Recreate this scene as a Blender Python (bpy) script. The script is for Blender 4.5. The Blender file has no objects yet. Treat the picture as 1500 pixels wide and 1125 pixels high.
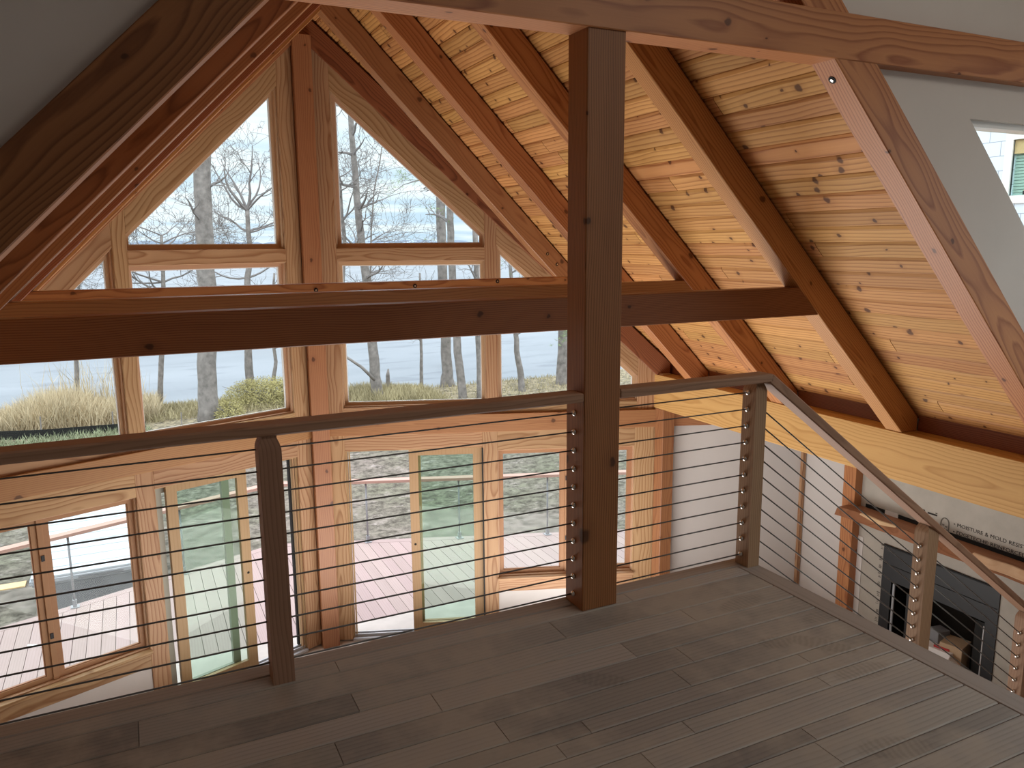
import bpy, bmesh, math, random
from mathutils import Vector, Matrix
SC = bpy.context.scene
COL = SC.collection
V = Vector
random.seed(7)

# ------------------------------------------------------------------ materials
def new_mat(name):
    m = bpy.data.materials.new(name)
    m.use_nodes = True
    nt = m.node_tree
    nt.nodes.clear()
    out = nt.nodes.new('ShaderNodeOutputMaterial')
    return m, nt, out

class N:
    """tiny node helper"""
    def __init__(s, nt): s.nt = nt
    def n(s, t, **kw):
        x = s.nt.nodes.new(t)
        for k, v in kw.items():
            if k.startswith('i_'):
                x.inputs[k[2:].replace('_', ' ')].default_value = v
            else:
                setattr(x, k, v)
        return x
    def l(s, a, b): s.nt.links.new(a, b)
    def math(s, op, a, b=None, clamp=False):
        x = s.n('ShaderNodeMath', operation=op); x.use_clamp = clamp
        for i, v in enumerate((a, b)):
            if v is None: continue
            if isinstance(v, (int, float)): x.inputs[i].default_value = v
            else: s.l(v, x.inputs[i])
        return x.outputs[0]
    def vmath(s, op, a, b=None, sc=None):
        x = s.n('ShaderNodeVectorMath', operation=op)
        for i, v in enumerate((a, b)):
            if v is None: continue
            if isinstance(v, (tuple, list)): x.inputs[i].default_value = v
            else: s.l(v, x.inputs[i])
        if sc is not None:
            if isinstance(sc, (int, float)): x.inputs['Scale'].default_value = sc
            else: s.l(sc, x.inputs['Scale'])
        return x.outputs[0]
    def mix(s, f, a, b, mode='MIX'):
        x = s.n('ShaderNodeMix', data_type='RGBA', blend_type=mode)
        for k, v in ((0, f), (6, a), (7, b)):
            if isinstance(v, (int, float)): x.inputs[k].default_value = v
            elif isinstance(v, (tuple, list)): x.inputs[k].default_value = (*v[:3], 1)
            else: s.l(v, x.inputs[k])
        return x.outputs[2]
    def ramp(s, f, stops):
        x = s.n('ShaderNodeValToRGB')
        e = x.color_ramp.elements
        while len(e) < len(stops): e.new(0.5)
        for i, (p, c) in enumerate(stops):
            e[i].position = p
            e[i].color = (c, c, c, 1) if isinstance(c, (int, float)) else (*c[:3], 1)
        s.l(f, x.inputs[0])
        return x.outputs[0]
    def noise(s, vec, scale, detail=3, rough=.5, dist=0):
        x = s.n('ShaderNodeTexNoise')
        x.inputs['Scale'].default_value = scale
        x.inputs['Detail'].default_value = detail
        x.inputs['Roughness'].default_value = rough
        x.inputs['Distortion'].default_value = dist
        if vec is not None: s.l(vec, x.inputs['Vector'])
        return x

def principled(h, out, col, rough=.6, metal=0, spec=.35, bump=None, bstr=.2, bdist=.01):
    p = h.n('ShaderNodeBsdfPrincipled')
    if isinstance(col, (tuple, list)): p.inputs['Base Color'].default_value = (*col[:3], 1)
    else: h.l(col, p.inputs['Base Color'])
    if isinstance(rough, (int, float)): p.inputs['Roughness'].default_value = rough
    else: h.l(rough, p.inputs['Roughness'])
    p.inputs['Metallic'].default_value = metal
    p.inputs['Specular IOR Level'].default_value = spec
    if bump is not None:
        b = h.n('ShaderNodeBump')
        b.inputs['Strength'].default_value = bstr
        b.inputs['Distance'].default_value = bdist
        h.l(bump, b.inputs['Height'])
        h.l(b.outputs[0], p.inputs['Normal'])
    h.l(p.outputs[0], out.inputs[0])
    return p

def srgb(r, g, b):
    f = lambda c: ((c/255+.055)/1.055)**2.4 if c/255 > .04045 else c/255/12.92
    return (f(r), f(g), f(b))

SMUDGES = [(2.30, 2.47, -.15, .15, .055), (2.53, 2.225, -.1, .13, .055), (2.33, 2.05, .9, .15, .055), (2.31, 1.84, .1, .14, .055), (2.18, 2.14, .2, .08, .05), (2.03, 1.48, .3, .14, .06), (1.42, 2.22, .6, .12, .05)]
def wood(name, c1, c2, ring=.016, contrast=.7, island=False, knots=0.0, knot_scale=2.2, knot_col=None,
         var=.22, rough=.6, warp=.10, spec=.3, streak=.35, dust=None, stretch=.10, off=.12):
    """grain runs along the local X axis of the mesh"""
    m, nt, out = new_mat(name)
    h = N(nt)
    tc = h.n('ShaderNodeTexCoord').outputs['Object']
    rnd = h.n('ShaderNodeNewGeometry').outputs['Random Per Island'] if island else h.n('ShaderNodeObjectInfo').outputs['Random']
    comb = h.n('ShaderNodeCombineXYZ')
    h.l(h.math('MULTIPLY', rnd, 37.0), comb.inputs[0])
    r2 = h.math('FRACT', h.math('MULTIPLY', rnd, 91.7))
    r3 = h.math('FRACT', h.math('MULTIPLY', rnd, 47.3))
    h.l(h.math('MULTIPLY', h.math('SUBTRACT', r2, .5), 2*off), comb.inputs[1])
    h.l(h.math('MULTIPLY', h.math('SUBTRACT', r3, .5), 2*off), comb.inputs[2])
    co = h.vmath('ADD', tc, comb.outputs[0])
    st = h.vmath('MULTIPLY', co, (stretch*4, 1, 1))
    wn = h.noise(st, 2.3, 2)
    wv = h.vmath('SCALE', h.vmath('SUBTRACT', wn.outputs['Color'], (.5, .5, .5)), sc=warp)
    wco = h.vmath('ADD', h.vmath('MULTIPLY', co, (stretch, 1, 1)), wv)
    wave = h.n('ShaderNodeTexWave', wave_type='RINGS', rings_direction='X', wave_profile='SAW')
    wave.inputs['Scale'].default_value = 2*math.pi/(20*ring)
    wave.inputs['Distortion'].default_value = .8
    wave.inputs['Detail'].default_value = 1.5
    wave.inputs['Detail Scale'].default_value = 2.0
    h.l(wco, wave.inputs['Vector'])
    g = h.ramp(wave.outputs['Fac'], [(0, 0), (.55, .25), (.85, 1), (1, .1)])
    fine = h.noise(h.vmath('MULTIPLY', co, (3, 130, 130)), 1.0, 2)
    soft = h.noise(h.vmath('MULTIPLY', co, (.7, 6, 6)), 1.0, 2)
    f = h.math('ADD', h.math('MULTIPLY', g, contrast), h.math('MULTIPLY', h.math('SUBTRACT', fine.outputs[0], .5), streak))
    f = h.math('ADD', f, h.math('MULTIPLY', h.math('SUBTRACT', soft.outputs[0], .5), .55), clamp=True)
    col = h.mix(f, c1, c2)
    if knots > 0:
        vo = h.n('ShaderNodeTexVoronoi', feature='F1', voronoi_dimensions='2D')
        sx = h.n('ShaderNodeSeparateXYZ'); cx = h.n('ShaderNodeCombineXYZ')
        vo.inputs['Scale'].default_value = knot_scale
        vo.inputs['Randomness'].default_value = 1
        h.l(h.vmath('ADD', co, h.vmath('SCALE', h.vmath('SUBTRACT', h.noise(co, 25, 1).outputs['Color'], (.5, .5, .5)), sc=.02)), sx.inputs[0])
        h.l(h.math('MULTIPLY', sx.outputs[0], .75), cx.inputs[0]); h.l(sx.outputs[1] if island else h.math('ADD', sx.outputs[1], sx.outputs[2]), cx.inputs[1])
        h.l(cx.outputs[0], vo.inputs['Vector'])
        sr = h.n('ShaderNodeSeparateColor'); h.l(vo.outputs['Color'], sr.inputs[0])
        dist = h.math('DIVIDE', vo.outputs['Distance'], h.math('ADD', h.math('MULTIPLY', sr.outputs[0], .85), .25))
        k = h.ramp(dist, [(0, 1), (knots*.6, 1), (knots, .0)])
        halo = h.ramp(dist, [(0, 1), (knots*2.6, 0)])
        col = h.mix(h.math('MULTIPLY', halo, .45), col, c2)
        kc = knot_col or tuple(x*.35 for x in c2)
        col = h.mix(h.math('MULTIPLY', k, .85), col, kc)
    v = h.math('ADD', h.math('MULTIPLY', r3, var*2), 1-var)
    hsv = h.n('ShaderNodeHueSaturation')
    h.l(v, hsv.inputs['Value'])
    h.l(h.math('ADD', h.math('MULTIPLY', r2, .016), .492), hsv.inputs['Hue'])
    h.l(col, hsv.inputs['Color'])
    col = hsv.outputs[0]
    if dust:
        dn = h.noise(tc, 1.6, 5, .6)
        dn2 = h.noise(tc, 9, 4, .6)
        d = h.ramp(h.math('ADD', h.math('MULTIPLY', dn.outputs[0], .7), h.math('MULTIPLY', dn2.outputs[0], .3)), [(.44, 0), (.58, .75)])
        col = h.mix(d, col, dust)
        for (px, py, a, rx, ry) in SMUDGES:
            q = h.vmath('ADD', tc, (-px, -py, 0))
            rot = h.n('ShaderNodeVectorRotate', rotation_type='Z_AXIS'); rot.inputs['Angle'].default_value = a
            h.l(q, rot.inputs['Vector'])
            r = h.n('ShaderNodeVectorMath', operation='LENGTH'); h.l(h.vmath('MULTIPLY', rot.outputs[0], (1/rx, 1/ry, 0)), r.inputs[0])
            msk = h.ramp(r.outputs['Value'], [(.75, 1), (1.0, 0)])
            tr = h.n('ShaderNodeTexWave', wave_type='BANDS', bands_direction='X'); tr.inputs['Scale'].default_value = 14; tr.inputs['Distortion'].default_value = 5
            h.l(rot.outputs[0], tr.inputs['Vector'])
            col = h.mix(h.math('MULTIPLY', msk, h.math('ADD', h.math('MULTIPLY', tr.outputs['Fac'], .16), .10)), col, (.075, .06, .05))
    principled(h, out, col, rough, spec=spec, bump=f, bstr=.06, bdist=.002)
    return m

def plain(name, c, rough=.7, metal=0, spec=.3, mott=0.0, mscale=6, bump=0):
    m, nt, out = new_mat(name)
    h = N(nt)
    col = c
    b = None
    if mott > 0:
        tc = h.n('ShaderNodeTexCoord').outputs['Object']
        nz = h.noise(tc, mscale, 5, .6)
        a = tuple(min(1, x*(1+mott)) for x in c); d = tuple(x*(1-mott) for x in c)
        col = h.mix(h.ramp(nz.outputs[0], [(.3, 0), (.7, 1)]), d, a)
        if bump: b = nz.outputs[0]
    principled(h, out, col, rough, metal, spec, bump=b, bstr=bump)
    return m

def glass(name, tint, gloss=.010):
    m, nt, out = new_mat(name)
    h = N(nt)
    t = h.n('ShaderNodeBsdfTransparent'); t.inputs[0].default_value = (*tint, 1)
    g = h.n('ShaderNodeBsdfGlossy'); g.inputs['Roughness'].default_value = 0.0
    mx = h.n('ShaderNodeMixShader'); mx.inputs[0].default_value = gloss
    h.l(t.outputs[0], mx.inputs[1]); h.l(g.outputs[0], mx.inputs[2]); h.l(mx.outputs[0], out.inputs[0])
    return m

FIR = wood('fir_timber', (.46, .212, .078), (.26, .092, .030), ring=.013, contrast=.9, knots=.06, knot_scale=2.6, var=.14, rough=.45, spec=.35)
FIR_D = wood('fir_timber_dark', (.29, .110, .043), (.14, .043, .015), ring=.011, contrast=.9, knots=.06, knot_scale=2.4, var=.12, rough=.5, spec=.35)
FIR_R = wood('fir_timber_red', (.37, .178, .074), (.23, .086, .033), ring=.016, contrast=.7, knots=.06, knot_scale=2.4, var=.12, rough=.45, spec=.5)
PINE = wood('yellow_pine_trim', (.46, .288, .155), (.26, .122, .052), ring=.03, contrast=.85, var=.10, rough=.5, warp=.22)
PINE_J = wood('pine_jamb', (.52, .33, .20), (.42, .25, .14), ring=.05, contrast=.06, streak=.12, var=.04, rough=.45, spec=.45)
GLULAM = wood('glulam_pine', (.62, .36, .135), (.42, .20, .055), ring=.02, contrast=.65, knots=.02, knot_scale=1.6, var=.02, rough=.55, warp=.12)
BOARD = wood('knotty_pine_boards', (.56, .292, .102), (.29, .112, .032), ring=.03, contrast=.8, island=True, knots=.10, knot_scale=5.4,
             knot_col=(.07, .022, .008), var=.14, rough=.6, warp=.10)
FLOOR = wood('grey_brown_floor_planks', (.29, .256, .230), (.175, .149, .132), ring=.02, contrast=.5, island=True, var=.30, rough=.6,
             dust=(.37, .31, .255), spec=.25)
NOSE = wood('floor_nosing', (.30, .255, .228), (.20, .165, .145), ring=.02, contrast=.4, var=.05, rough=.55)
RAILW = wood('brown_handrail_wood', (.34, .205, .128), (.20, .112, .066), ring=.012, contrast=.6, var=.06, rough=.6, spec=.2)
SASHW = wood('brown_sash_wood', (.38, .20, .105), (.27, .125, .06), ring=.04, contrast=.1, streak=.15, var=.08, rough=.5)
PINE_S = wood('light_door_wood', (.41, .265, .14), (.32, .19, .09), ring=.03, contrast=.4, var=.05, rough=.5)
DECKW = wood('pinkish_deck_boards', (.40, .305, .285), (.29, .21, .19), ring=.03, contrast=.4, island=True, var=.045, rough=.75, streak=.2)
DECKR = wood('pinkish_deck_rail', (.48, .30, .25), (.36, .21, .165), ring=.03, contrast=.4, var=.04, rough=.7)
LUMB = wood('new_lumber', (.75, .55, .30), (.62, .40, .18), ring=.03, contrast=.4, var=.04, rough=.7)
MANT = wood('live_edge_slab', (.34, .145, .072), (.21, .078, .034), ring=.018, contrast=.6, var=.03, rough=.5)
SAPW = wood('pale_sapwood', (.74, .50, .31), (.62, .36, .20), ring=.02, contrast=.4, var=.03, rough=.55)
DRYW = plain('grey_white_drywall', (.62, .575, .54), .9, spec=.15, mott=.03, mscale=2)
PRIM = plain('white_drywall', (.62, .59, .575), .9, spec=.15, mott=.02, mscale=2)
CEMB = plain('grey_backer_board', (.43, .40, .355), .9, spec=.15, mott=.08, mscale=5)
SUBF = plain('pale_subfloor', (.52, .47, .43), .9, spec=.1, mott=.1, mscale=3)
BLACK = plain('black_membrane', (.008, .008, .008), .7)
METD = plain('dark_fireplace_metal', (.013, .0135, .0165), .5, spec=.4)
SOOT = plain('firebox_dark', (.018, .014, .011), .9)
STEEL = plain('stainless_fitting', (.75, .73, .70), .22, metal=1)
CABLE = plain('steel_cable', (.10, .095, .09), .45, metal=.3)
ALU = plain('grey_aluminium', (.42, .42, .43), .45, metal=.4)
GASK = plain('black_gasket', (.012, .012, .012), .6)
WHITE = plain('white_window_trim', (.80, .80, .79), .6)
GREYM = plain('grey_post_metal', (.33, .34, .36), .5, metal=.3)
GREYP = plain('grey_side_panel', (.36, .375, .41), .6, mott=.08, mscale=4)
GREYD = plain('dark_grey_panel', (.17, .175, .19), .6, mott=.2, mscale=3)
GREYV = plain('vinyl_green_grey', (.33, .32, .27), .6)
LID = plain('white_ribbed_cover', (.46, .49, .525), .4, spec=.35)
PRINT = plain('black_print', (.035, .030, .028), .9)
PRINTG = plain('faded_print', (.16, .145, .13), .9)
CARD = plain('cardboard', (.52, .38, .25), .85, mott=.05)
PAPER = plain('white_paper', (.80, .78, .77), .8)
GREYC = plain('grey_carton', (.20, .205, .22), .7)
REDP = plain('red_plastic', (.45, .03, .03), .5)
TAN = plain('tan_wood_shim', (.55, .40, .25), .8)
CLEAR = glass('window_glass', (.93, .965, .95))
DOORG = glass('door_glass', (.84, .925, .875), .010)

def shingle_mat():
    m, nt, out = new_mat('pale_blue_shingles')
    h = N(nt)
    tc = h.n('ShaderNodeTexCoord').outputs['Object']
    br = h.n('ShaderNodeTexBrick')
    br.offset = .37
    br.inputs['Scale'].default_value = 1
    br.inputs['Brick Width'].default_value = .23
    br.inputs['Row Height'].default_value = .17
    br.inputs['Mortar Size'].default_value = .004
    br.inputs['Color1'].default_value = (.66, .76, .88, 1)
    br.inputs['Color2'].default_value = (.74, .82, .92, 1)
    br.inputs['Mortar'].default_value = (.28, .33, .42, 1)
    h.l(tc, br.inputs['Vector'])
    principled(h, out, br.outputs['Color'], .8)
    return m
SHING = shingle_mat()

def ground_mat():
    m, nt, out = new_mat('patchy_winter_lawn')
    h = N(nt)
    tc = h.n('ShaderNodeTexCoord').outputs['Object']
    a = h.noise(tc, .45, 5, .6)
    b = h.noise(h.vmath('MULTIPLY', tc, (1, 1.0, 1)), 5.5, 6, .75)
    c = h.noise(h.vmath('MULTIPLY', tc, (1, 1.6, 1)), 2.4, 6, .8)
    col = h.mix(h.ramp(a.outputs[0], [(.35, 0), (.65, 1)]), (.225, .19, .168), (.175, .172, .125))
    sp = h.n('ShaderNodeSeparateXYZ'); h.l(tc, sp.inputs[0])
    col = h.mix(h.ramp(h.math('MULTIPLY', sp.outputs[1], .02), [(.50, 0), (.56, 1)]), col, (.36, .29, .19))
    col = h.mix(h.ramp(b.outputs[0], [(.40, 0), (.62, 1)]), col, (.07, .062, .05))
    col = h.mix(h.ramp(c.outputs[0], [(.55, 0), (.68, 1)]), col, (.32, .28, .255))
    principled(h, out, col, .95, spec=.1)
    return m
LAWN = ground_mat()
BANK = plain('sandy_bank', (.50, .44, .36), .95, spec=.1, mott=.25, mscale=1.2)

def lake_mat():
    m, nt, out = new_mat('pale_lake_water')
    h = N(nt)
    tc = h.n('ShaderNodeTexCoord').outputs['Object']
    w = h.noise(h.vmath('MULTIPLY', tc, (.25, .9, 1)), .8, 5, .6, .4)
    s = h.noise(h.vmath('MULTIPLY', tc, (.03, .12, 1)), .9, 4, .6)
    col = h.mix(h.ramp(s.outputs[0], [(.4, 0), (.6, 1)]), (.19, .205, .237), (.23, .245, .28))
    col = h.mix(h.ramp(w.outputs[0], [(.54, 0), (.66, .6)]), col, (.12, .13, .16))
    principled(h, out, col, .6, spec=.22, bump=w.outputs[0], bstr=.25, bdist=.06)
    return m
LAKE = lake_mat()
BARK = plain('grey_bark', (.24, .215, .205), .95, spec=.1, mott=.35, mscale=5)
TWIG = plain('grey_twigs', (.24, .22, .22), .95, spec=.1)
NEEDLE = plain('pine_needles', (.22, .29, .13), .9, spec=.1, mott=.3)
REED = plain('golden_reeds', (.50, .41, .28), .95, spec=.1, mott=.25, mscale=.9)
MARSH = plain('yellow_green_marsh_grass', (.38, .325, .20), .95, spec=.1, mott=.3, mscale=.8)
BUSH = plain('yellow_green_leaves', (.36, .315, .145), .95, spec=.1, mott=.35, mscale=1.2)
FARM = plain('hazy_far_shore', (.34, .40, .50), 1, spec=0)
FARM2 = plain('hazy_far_trees', (.25, .31, .41), 1, spec=0)

# ------------------------------------------------------------------ mesh building
class MB:
    def __init__(s): s.v = []; s.f = []
    def prism(s, pts, ext):
        """planar polygon pts extruded by vector ext"""
        pts = [V(p) for p in pts]; ext = V(ext); n = len(pts); b = len(s.v)
        nrm = V((0, 0, 0))
        for i in range(n): nrm += pts[i].cross(pts[(i+1) % n])
        if nrm.dot(ext) > 0: pts.reverse()
        s.v += pts + [p+ext for p in pts]
        s.f.append(tuple(range(b, b+n)))
        s.f.append(tuple(range(b+2*n-1, b+n-1, -1)))
        for i in range(n):
            j = (i+1) % n
            s.f.append((b+i, b+n+i, b+n+j, b+j))
    def box(s, x0, x1, y0, y1, z0, z1):
        s.prism([(x0, y0, z0), (x1, y0, z0), (x1, y1, z0), (x0, y1, z0)], (0, 0, z1-z0))
    def tube(s, pts, rad, n=8, caps=True):
        pts = [V(p) for p in pts]
        if isinstance(rad, (int, float)): rad = [rad]*len(pts)
        b = len(s.v); ref = None
        for i, p in enumerate(pts):
            d = (pts[min(i+1, len(pts)-1)]-pts[max(i-1, 0)])
            d = d.normalized() if d.length > 1e-9 else V((0, 0, 1))
            if ref is None: ref = d.orthogonal().normalized()
            ref = (ref-d*ref.dot(d))
            ref = ref.normalized() if ref.length > 1e-6 else d.orthogonal().normalized()
            q = d.cross(ref)
            for k in range(n):
                a = 2*math.pi*k/n
                s.v.append(p+(ref*math.cos(a)+q*math.sin(a))*rad[i])
        for i in range(len(pts)-1):
            for k in range(n):
                k2 = (k+1) % n
                s.f.append((b+i*n+k, b+i*n+k2, b+(i+1)*n+k2, b+(i+1)*n+k))
        if caps:
            s.f.append(tuple(b+k for k in range(n-1, -1, -1)))
            e = b+(len(pts)-1)*n
            s.f.append(tuple(e+k for k in range(n)))
    def ring(s, outer, inner, ext):
        n = len(outer)
        for i in range(n):
            j = (i+1) % n
            s.prism([outer[i], outer[j], inner[j], inner[i]], ext)

def frame_of(axis, up=(0, 0, 1)):
    x = V(axis).normalized(); z = V(up)
    if abs(x.dot(z.normalized())) > .98: z = V((0, 1, 0))
    y = z.cross(x).normalized(); z = x.cross(y)
    return Matrix((x, y, z)).transposed()

def build(mb, name, mat, parent=None, axis=(1, 0, 0), up=(0, 0, 1), bevel=0, smooth=False, origin=None, kind=None):
    """links mb (world coordinates) as one mesh object whose local X runs along axis"""
    R = frame_of(axis, up)
    if origin is None:
        lo = V((min(p.x for p in mb.v), min(p.y for p in mb.v), min(p.z for p in mb.v)))
        hi = V((max(p.x for p in mb.v), max(p.y for p in mb.v), max(p.z for p in mb.v)))
        origin = (lo+hi)/2
    origin = V(origin); Ri = R.transposed()
    me = bpy.data.meshes.new(name)
    me.from_pydata([Ri @ (p-origin) for p in mb.v], [], mb.f)
    me.materials.append(mat)
    if bevel:
        bm = bmesh.new(); bm.from_mesh(me)
        bmesh.ops.bevel(bm, geom=[e for e in bm.edges], offset=bevel, segments=1, affect='EDGES', clamp_overlap=True)
        bm.to_mesh(me); bm.free()
    if smooth:
        for p in me.polygons: p.use_smooth = True
    o = bpy.data.objects.new(name, me)
    COL.objects.link(o)
    MW = Matrix.Translation(origin) @ R.to_4x4()
    if parent is not None:
        o.parent = parent
        o.matrix_local = WM[parent.name].inverted() @ MW
    else:
        o.matrix_world = MW
    WM[o.name] = MW
    if kind: o['kind'] = kind
    return o
WM = {}

def empty(name, loc):
    o = bpy.data.objects.new(name, None)
    o.empty_display_size = .1
    COL.objects.link(o); o.location = loc
    WM[o.name] = Matrix.Translation(V(loc))
    return o

def tag(o, label, cat, group=None):
    o['label'] = label; o['category'] = cat
    if group: o['group'] = group
    return o

def prism(name, pts, ext, mat, parent=None, axis=(1, 0, 0), up=(0, 0, 1), bevel=.003, kind=None):
    mb = MB(); mb.prism(pts, ext)
    return build(mb, name, mat, parent, axis, up, bevel, kind=kind)

def box(name, x0, x1, y0, y1, z0, z1, mat, parent=None, axis=(1, 0, 0), bevel=.003, kind=None):
    mb = MB(); mb.box(x0, x1, y0, y1, z0, z1)
    return build(mb, name, mat, parent, axis, bevel=bevel, kind=kind)

counts = {}
def nm(base):
    counts[base] = counts.get(base, 0)+1
    return f'{base}_{counts[base]}'

# ------------------------------------------------------------------ dimensions (metres, loft floor z = 0, ridge along +Y)
XR = 1.71                      # ridge line
RB, RT, DK = 5.264, 5.534, 5.552   # rafter underside, rafter top, board underside:  z + |x-XR| + XR
ZF = -2.815                    # main floor
TH = math.atan(.372)
AP = V((1.71, 8.253, 0))       # inner apex of the two window walls
GX = 5.12                      # inner face of the eave header
def mx(x): return 2*XR-x       # mirror across the ridge

# ------------------------------------------------------------------ roof boards
def ceiling(side):
    mb = MB(); w = .0936
    rnd = random.Random(11 if side > 0 else 12)
    def ywall(x): return 8.253-.372*(x-XR)+.62
    k = 0
    x0 = 3.176-16*.0933
    while x0 < XR-.0933: x0 += .0933
    xs = []
    x = x0-.0933
    while x < 5.36:
        xs.append(x); x += .0933
    c = .008
    for x in xs:
        a, b = max(x, XR), min(x+.0933, 5.40)
        if b-a < .01: continue
        y = 2.80
        ye = ywall((a+b)/2)
        y += -rnd.random()*0
        cuts = []
        yy = y+rnd.uniform(.8, 3.5)
        while yy < ye-.4:
            cuts.append(yy); yy += rnd.uniform(1.4, 3.6)
        prev = y
        for q in cuts+[ye]:
            g = .0026
            z = lambda xx, d=0: DK-xx+d
            A, B = a+g, b-g
            # board cross-section with eased V edges, in (x, z)
            sec = [(A, z(A)+.011), (A+c, z(A+c)), (B-c, z(B-c)), (B, z(B)+.011), (B, z(B)+.028), (A, z(A)+.028)]
            P = [((xx if side > 0 else mx(xx)), prev+g, zz) for xx, zz in sec]
            mb.prism(P, (0, q-prev-2*g, 0))
            prev = q
    # solid deck above the boards
    z1 = .03
    pts = [(XR, 2.80, DK-XR+z1), (5.42, 2.80, DK-5.42+z1), (5.42, ywall(5.42)+.02, DK-5.42+z1), (XR, ywall(XR)+.02, DK-XR+z1)]
    if side < 0: pts = [(mx(p[0]), p[1], p[2]) for p in pts]
    mb.prism(pts, (0, 0, .14))
    return build(mb, 'ceiling_right' if side > 0 else 'ceiling_left', BOARD, axis=(0, 1, 0), kind='structure')
ceiling(1); ceiling(-1)

# ------------------------------------------------------------------ rafters, ties, posts
RY = [2.70, 3.90, 5.10, 6.30, 7.28]
def rafter(side, y, w=.14, xend=None, label='', mat=FIR, bolts=()):
    if xend is None:
        P = [(XR, RB-XR), (RB-.14, .14), (5.29, .14), (5.29, RT-5.29), (XR, RT-XR)]
    else:
        P = [(XR, RB-XR), (xend, RB-xend), (xend, RT-xend), (XR, RT-XR)]
    pts = [((x if side > 0 else mx(x)), y, z) for x, z in P]
    o = prism('rafter', pts, (0, w, 0), mat, axis=(side, 0, -1), up=(1*side, 0, 1), bevel=.004)
    tag(o, label, 'rafter', 'roof rafters')
    for (bx, by, bz) in bolts:
        pass
    return o
RL = ['wide fir rafter at right meeting the dark top beam beside the grey drywall',
      'fir rafter right of the main post, second from the drywall, holding the nearest tie beam',
      'fir rafter crossing directly behind the main post above the rail corner',
      'fir rafter left of the main post, second from the gable windows, ending behind the handrail',
      'short fir rafter closest to the right gable window, dying into the window wall']
LL = ['big dark rafter nearest the camera at upper left under grey drywall',
      'left-slope rafter just behind the big dark one, second from the camera',
      'left-slope rafter third from the camera, meeting the reddish middle tie beam',
      'left-slope rafter fourth from the camera, meeting the farthest tie beam',
      'left-slope rafter closest to the left gable window, last of five']
raf = {}
for i, y in enumerate(RY):
    xe = None if i < 4 else 4.26
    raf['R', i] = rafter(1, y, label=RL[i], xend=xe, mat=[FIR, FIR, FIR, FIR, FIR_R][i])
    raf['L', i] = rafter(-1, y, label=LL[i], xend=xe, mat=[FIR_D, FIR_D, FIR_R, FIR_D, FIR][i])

def bolt(parent, p, d, r=.02):
    d = V(d).normalized(); mb = MB(); p = V(p)
    mb.tube([p-d*.002, p+d*.003], r, 14)
    o = build(mb, 'bolt_recess', BLACK, parent, bevel=0)
    mb = MB(); mb.tube([p+d*.001, p+d*.006], r*.45, 8)
    build(mb, 'bolt_nut', STEEL, o)
bolt(raf['R', 0], (2.985, 2.775, RB-2.985), (-1, 0, -1), .019)
bolt(raf['R', 4], (3.945, 7.28, 1.446), (0, -1, 0), .016)
bolt(raf['R', 4], (4.058, 7.28, 1.339), (0, -1, 0), .016)

def tie(y, z0, z1, label, mat, w=.14):
    xe = RB-z0+.10
    P = [(mx(xe), z0), (xe, z0), (RB-z1+.10, z1), (mx(RB-z1+.10), z1)]
    o = prism('tie_beam', [(x, y, z) for x, z in P], (0, w, 0), mat, bevel=.004)
    return tag(o, label, 'beam', 'horizontal tie beams')
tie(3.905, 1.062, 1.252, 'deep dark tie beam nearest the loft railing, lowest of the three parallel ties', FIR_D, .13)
tie(5.105, 1.062, 1.252, 'reddish tie beam between the dark nearest tie and the farthest tie', FIR_R, .13)
t3 = tie(6.305, 1.062, 1.252, 'farthest tie beam in front of the gable windows, with three dark plugs', FIR, .13)
for x, z in ((1.342, 1.203), (2.162, 1.211), (2.92, 1.23)): bolt(t3, (x, 6.305, z), (0, -1, 0), .017)

o = box('collar_beam', -1.3, 4.95, 2.695, 2.84, 2.35, 2.547, FIR, bevel=.004)
tag(o, 'knotty fir beam spanning the top of the view in front of grey drywall', 'beam')

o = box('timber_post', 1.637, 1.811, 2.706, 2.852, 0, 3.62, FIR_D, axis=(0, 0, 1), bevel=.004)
tag(o, 'thick dark timber post standing on the loft floor between two cable railings', 'post')
o = box('king_post', 1.62, 1.802, 8.13, 8.32, ZF, 3.555, FIR_R, axis=(0, 0, 1), bevel=.004)
tag(o, 'tall reddish post where the two window walls meet', 'post')
o = box('corner_post', 5.122, 5.275, 6.815, 6.965, ZF, -.235, FIR_R, axis=(0, 0, 1), bevel=.004)
tag(o, 'reddish corner post under the far end of the pale header, beside white drywall', 'post')
o = box('corner_post', mx(5.275), mx(5.122), 6.815, 6.965, ZF, -.235, FIR_R, axis=(0, 0, 1), bevel=.004)
tag(o, 'corner post at the far left end of the left window wall', 'post')

o = box('header_beam', GX, 5.30, 1.6, 6.99, -.233, .138, GLULAM, axis=(0, 1, 0), bevel=.004)
tag(o, 'wide pale glulam header carrying the rafter feet on the right', 'beam')
o = box('header_beam', mx(5.30), mx(GX), 1.6, 6.99, -.233, .138, GLULAM, axis=(0, 1, 0), bevel=.004)
tag(o, 'pale glulam header on the far left side, beyond the left window wall', 'beam')
bays = [(2.845, 3.895, 'dark blocking board above the pale header, nearest the drywall'),
        (4.045, 5.095, 'dark blocking board above the header, second bay from the drywall'),
        (5.245, 6.295, 'dark blocking board above the header just behind the railing corner'),
        (6.445, 6.95, 'short dark blocking board at the far end of the pale header')]
for y0, y1, lb in bays:
    o = box('blocking_board', 5.293, 5.33, y0, y1, .138, .262, FIR_D, axis=(0, 1, 0), bevel=.002)
    tag(o, lb, 'board', 'blocking between rafters')
for y0, y1, lb in bays:
    box(nm('trim'), mx(5.33), mx(5.293), y0, y1, .138, .262, FIR_D, axis=(0, 1, 0), bevel=.002, kind='structure')
box(nm('trim'), 5.33, 5.36, 1.6, 7.05, -.23, .33, DRYW, bevel=0, kind='structure')
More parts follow.
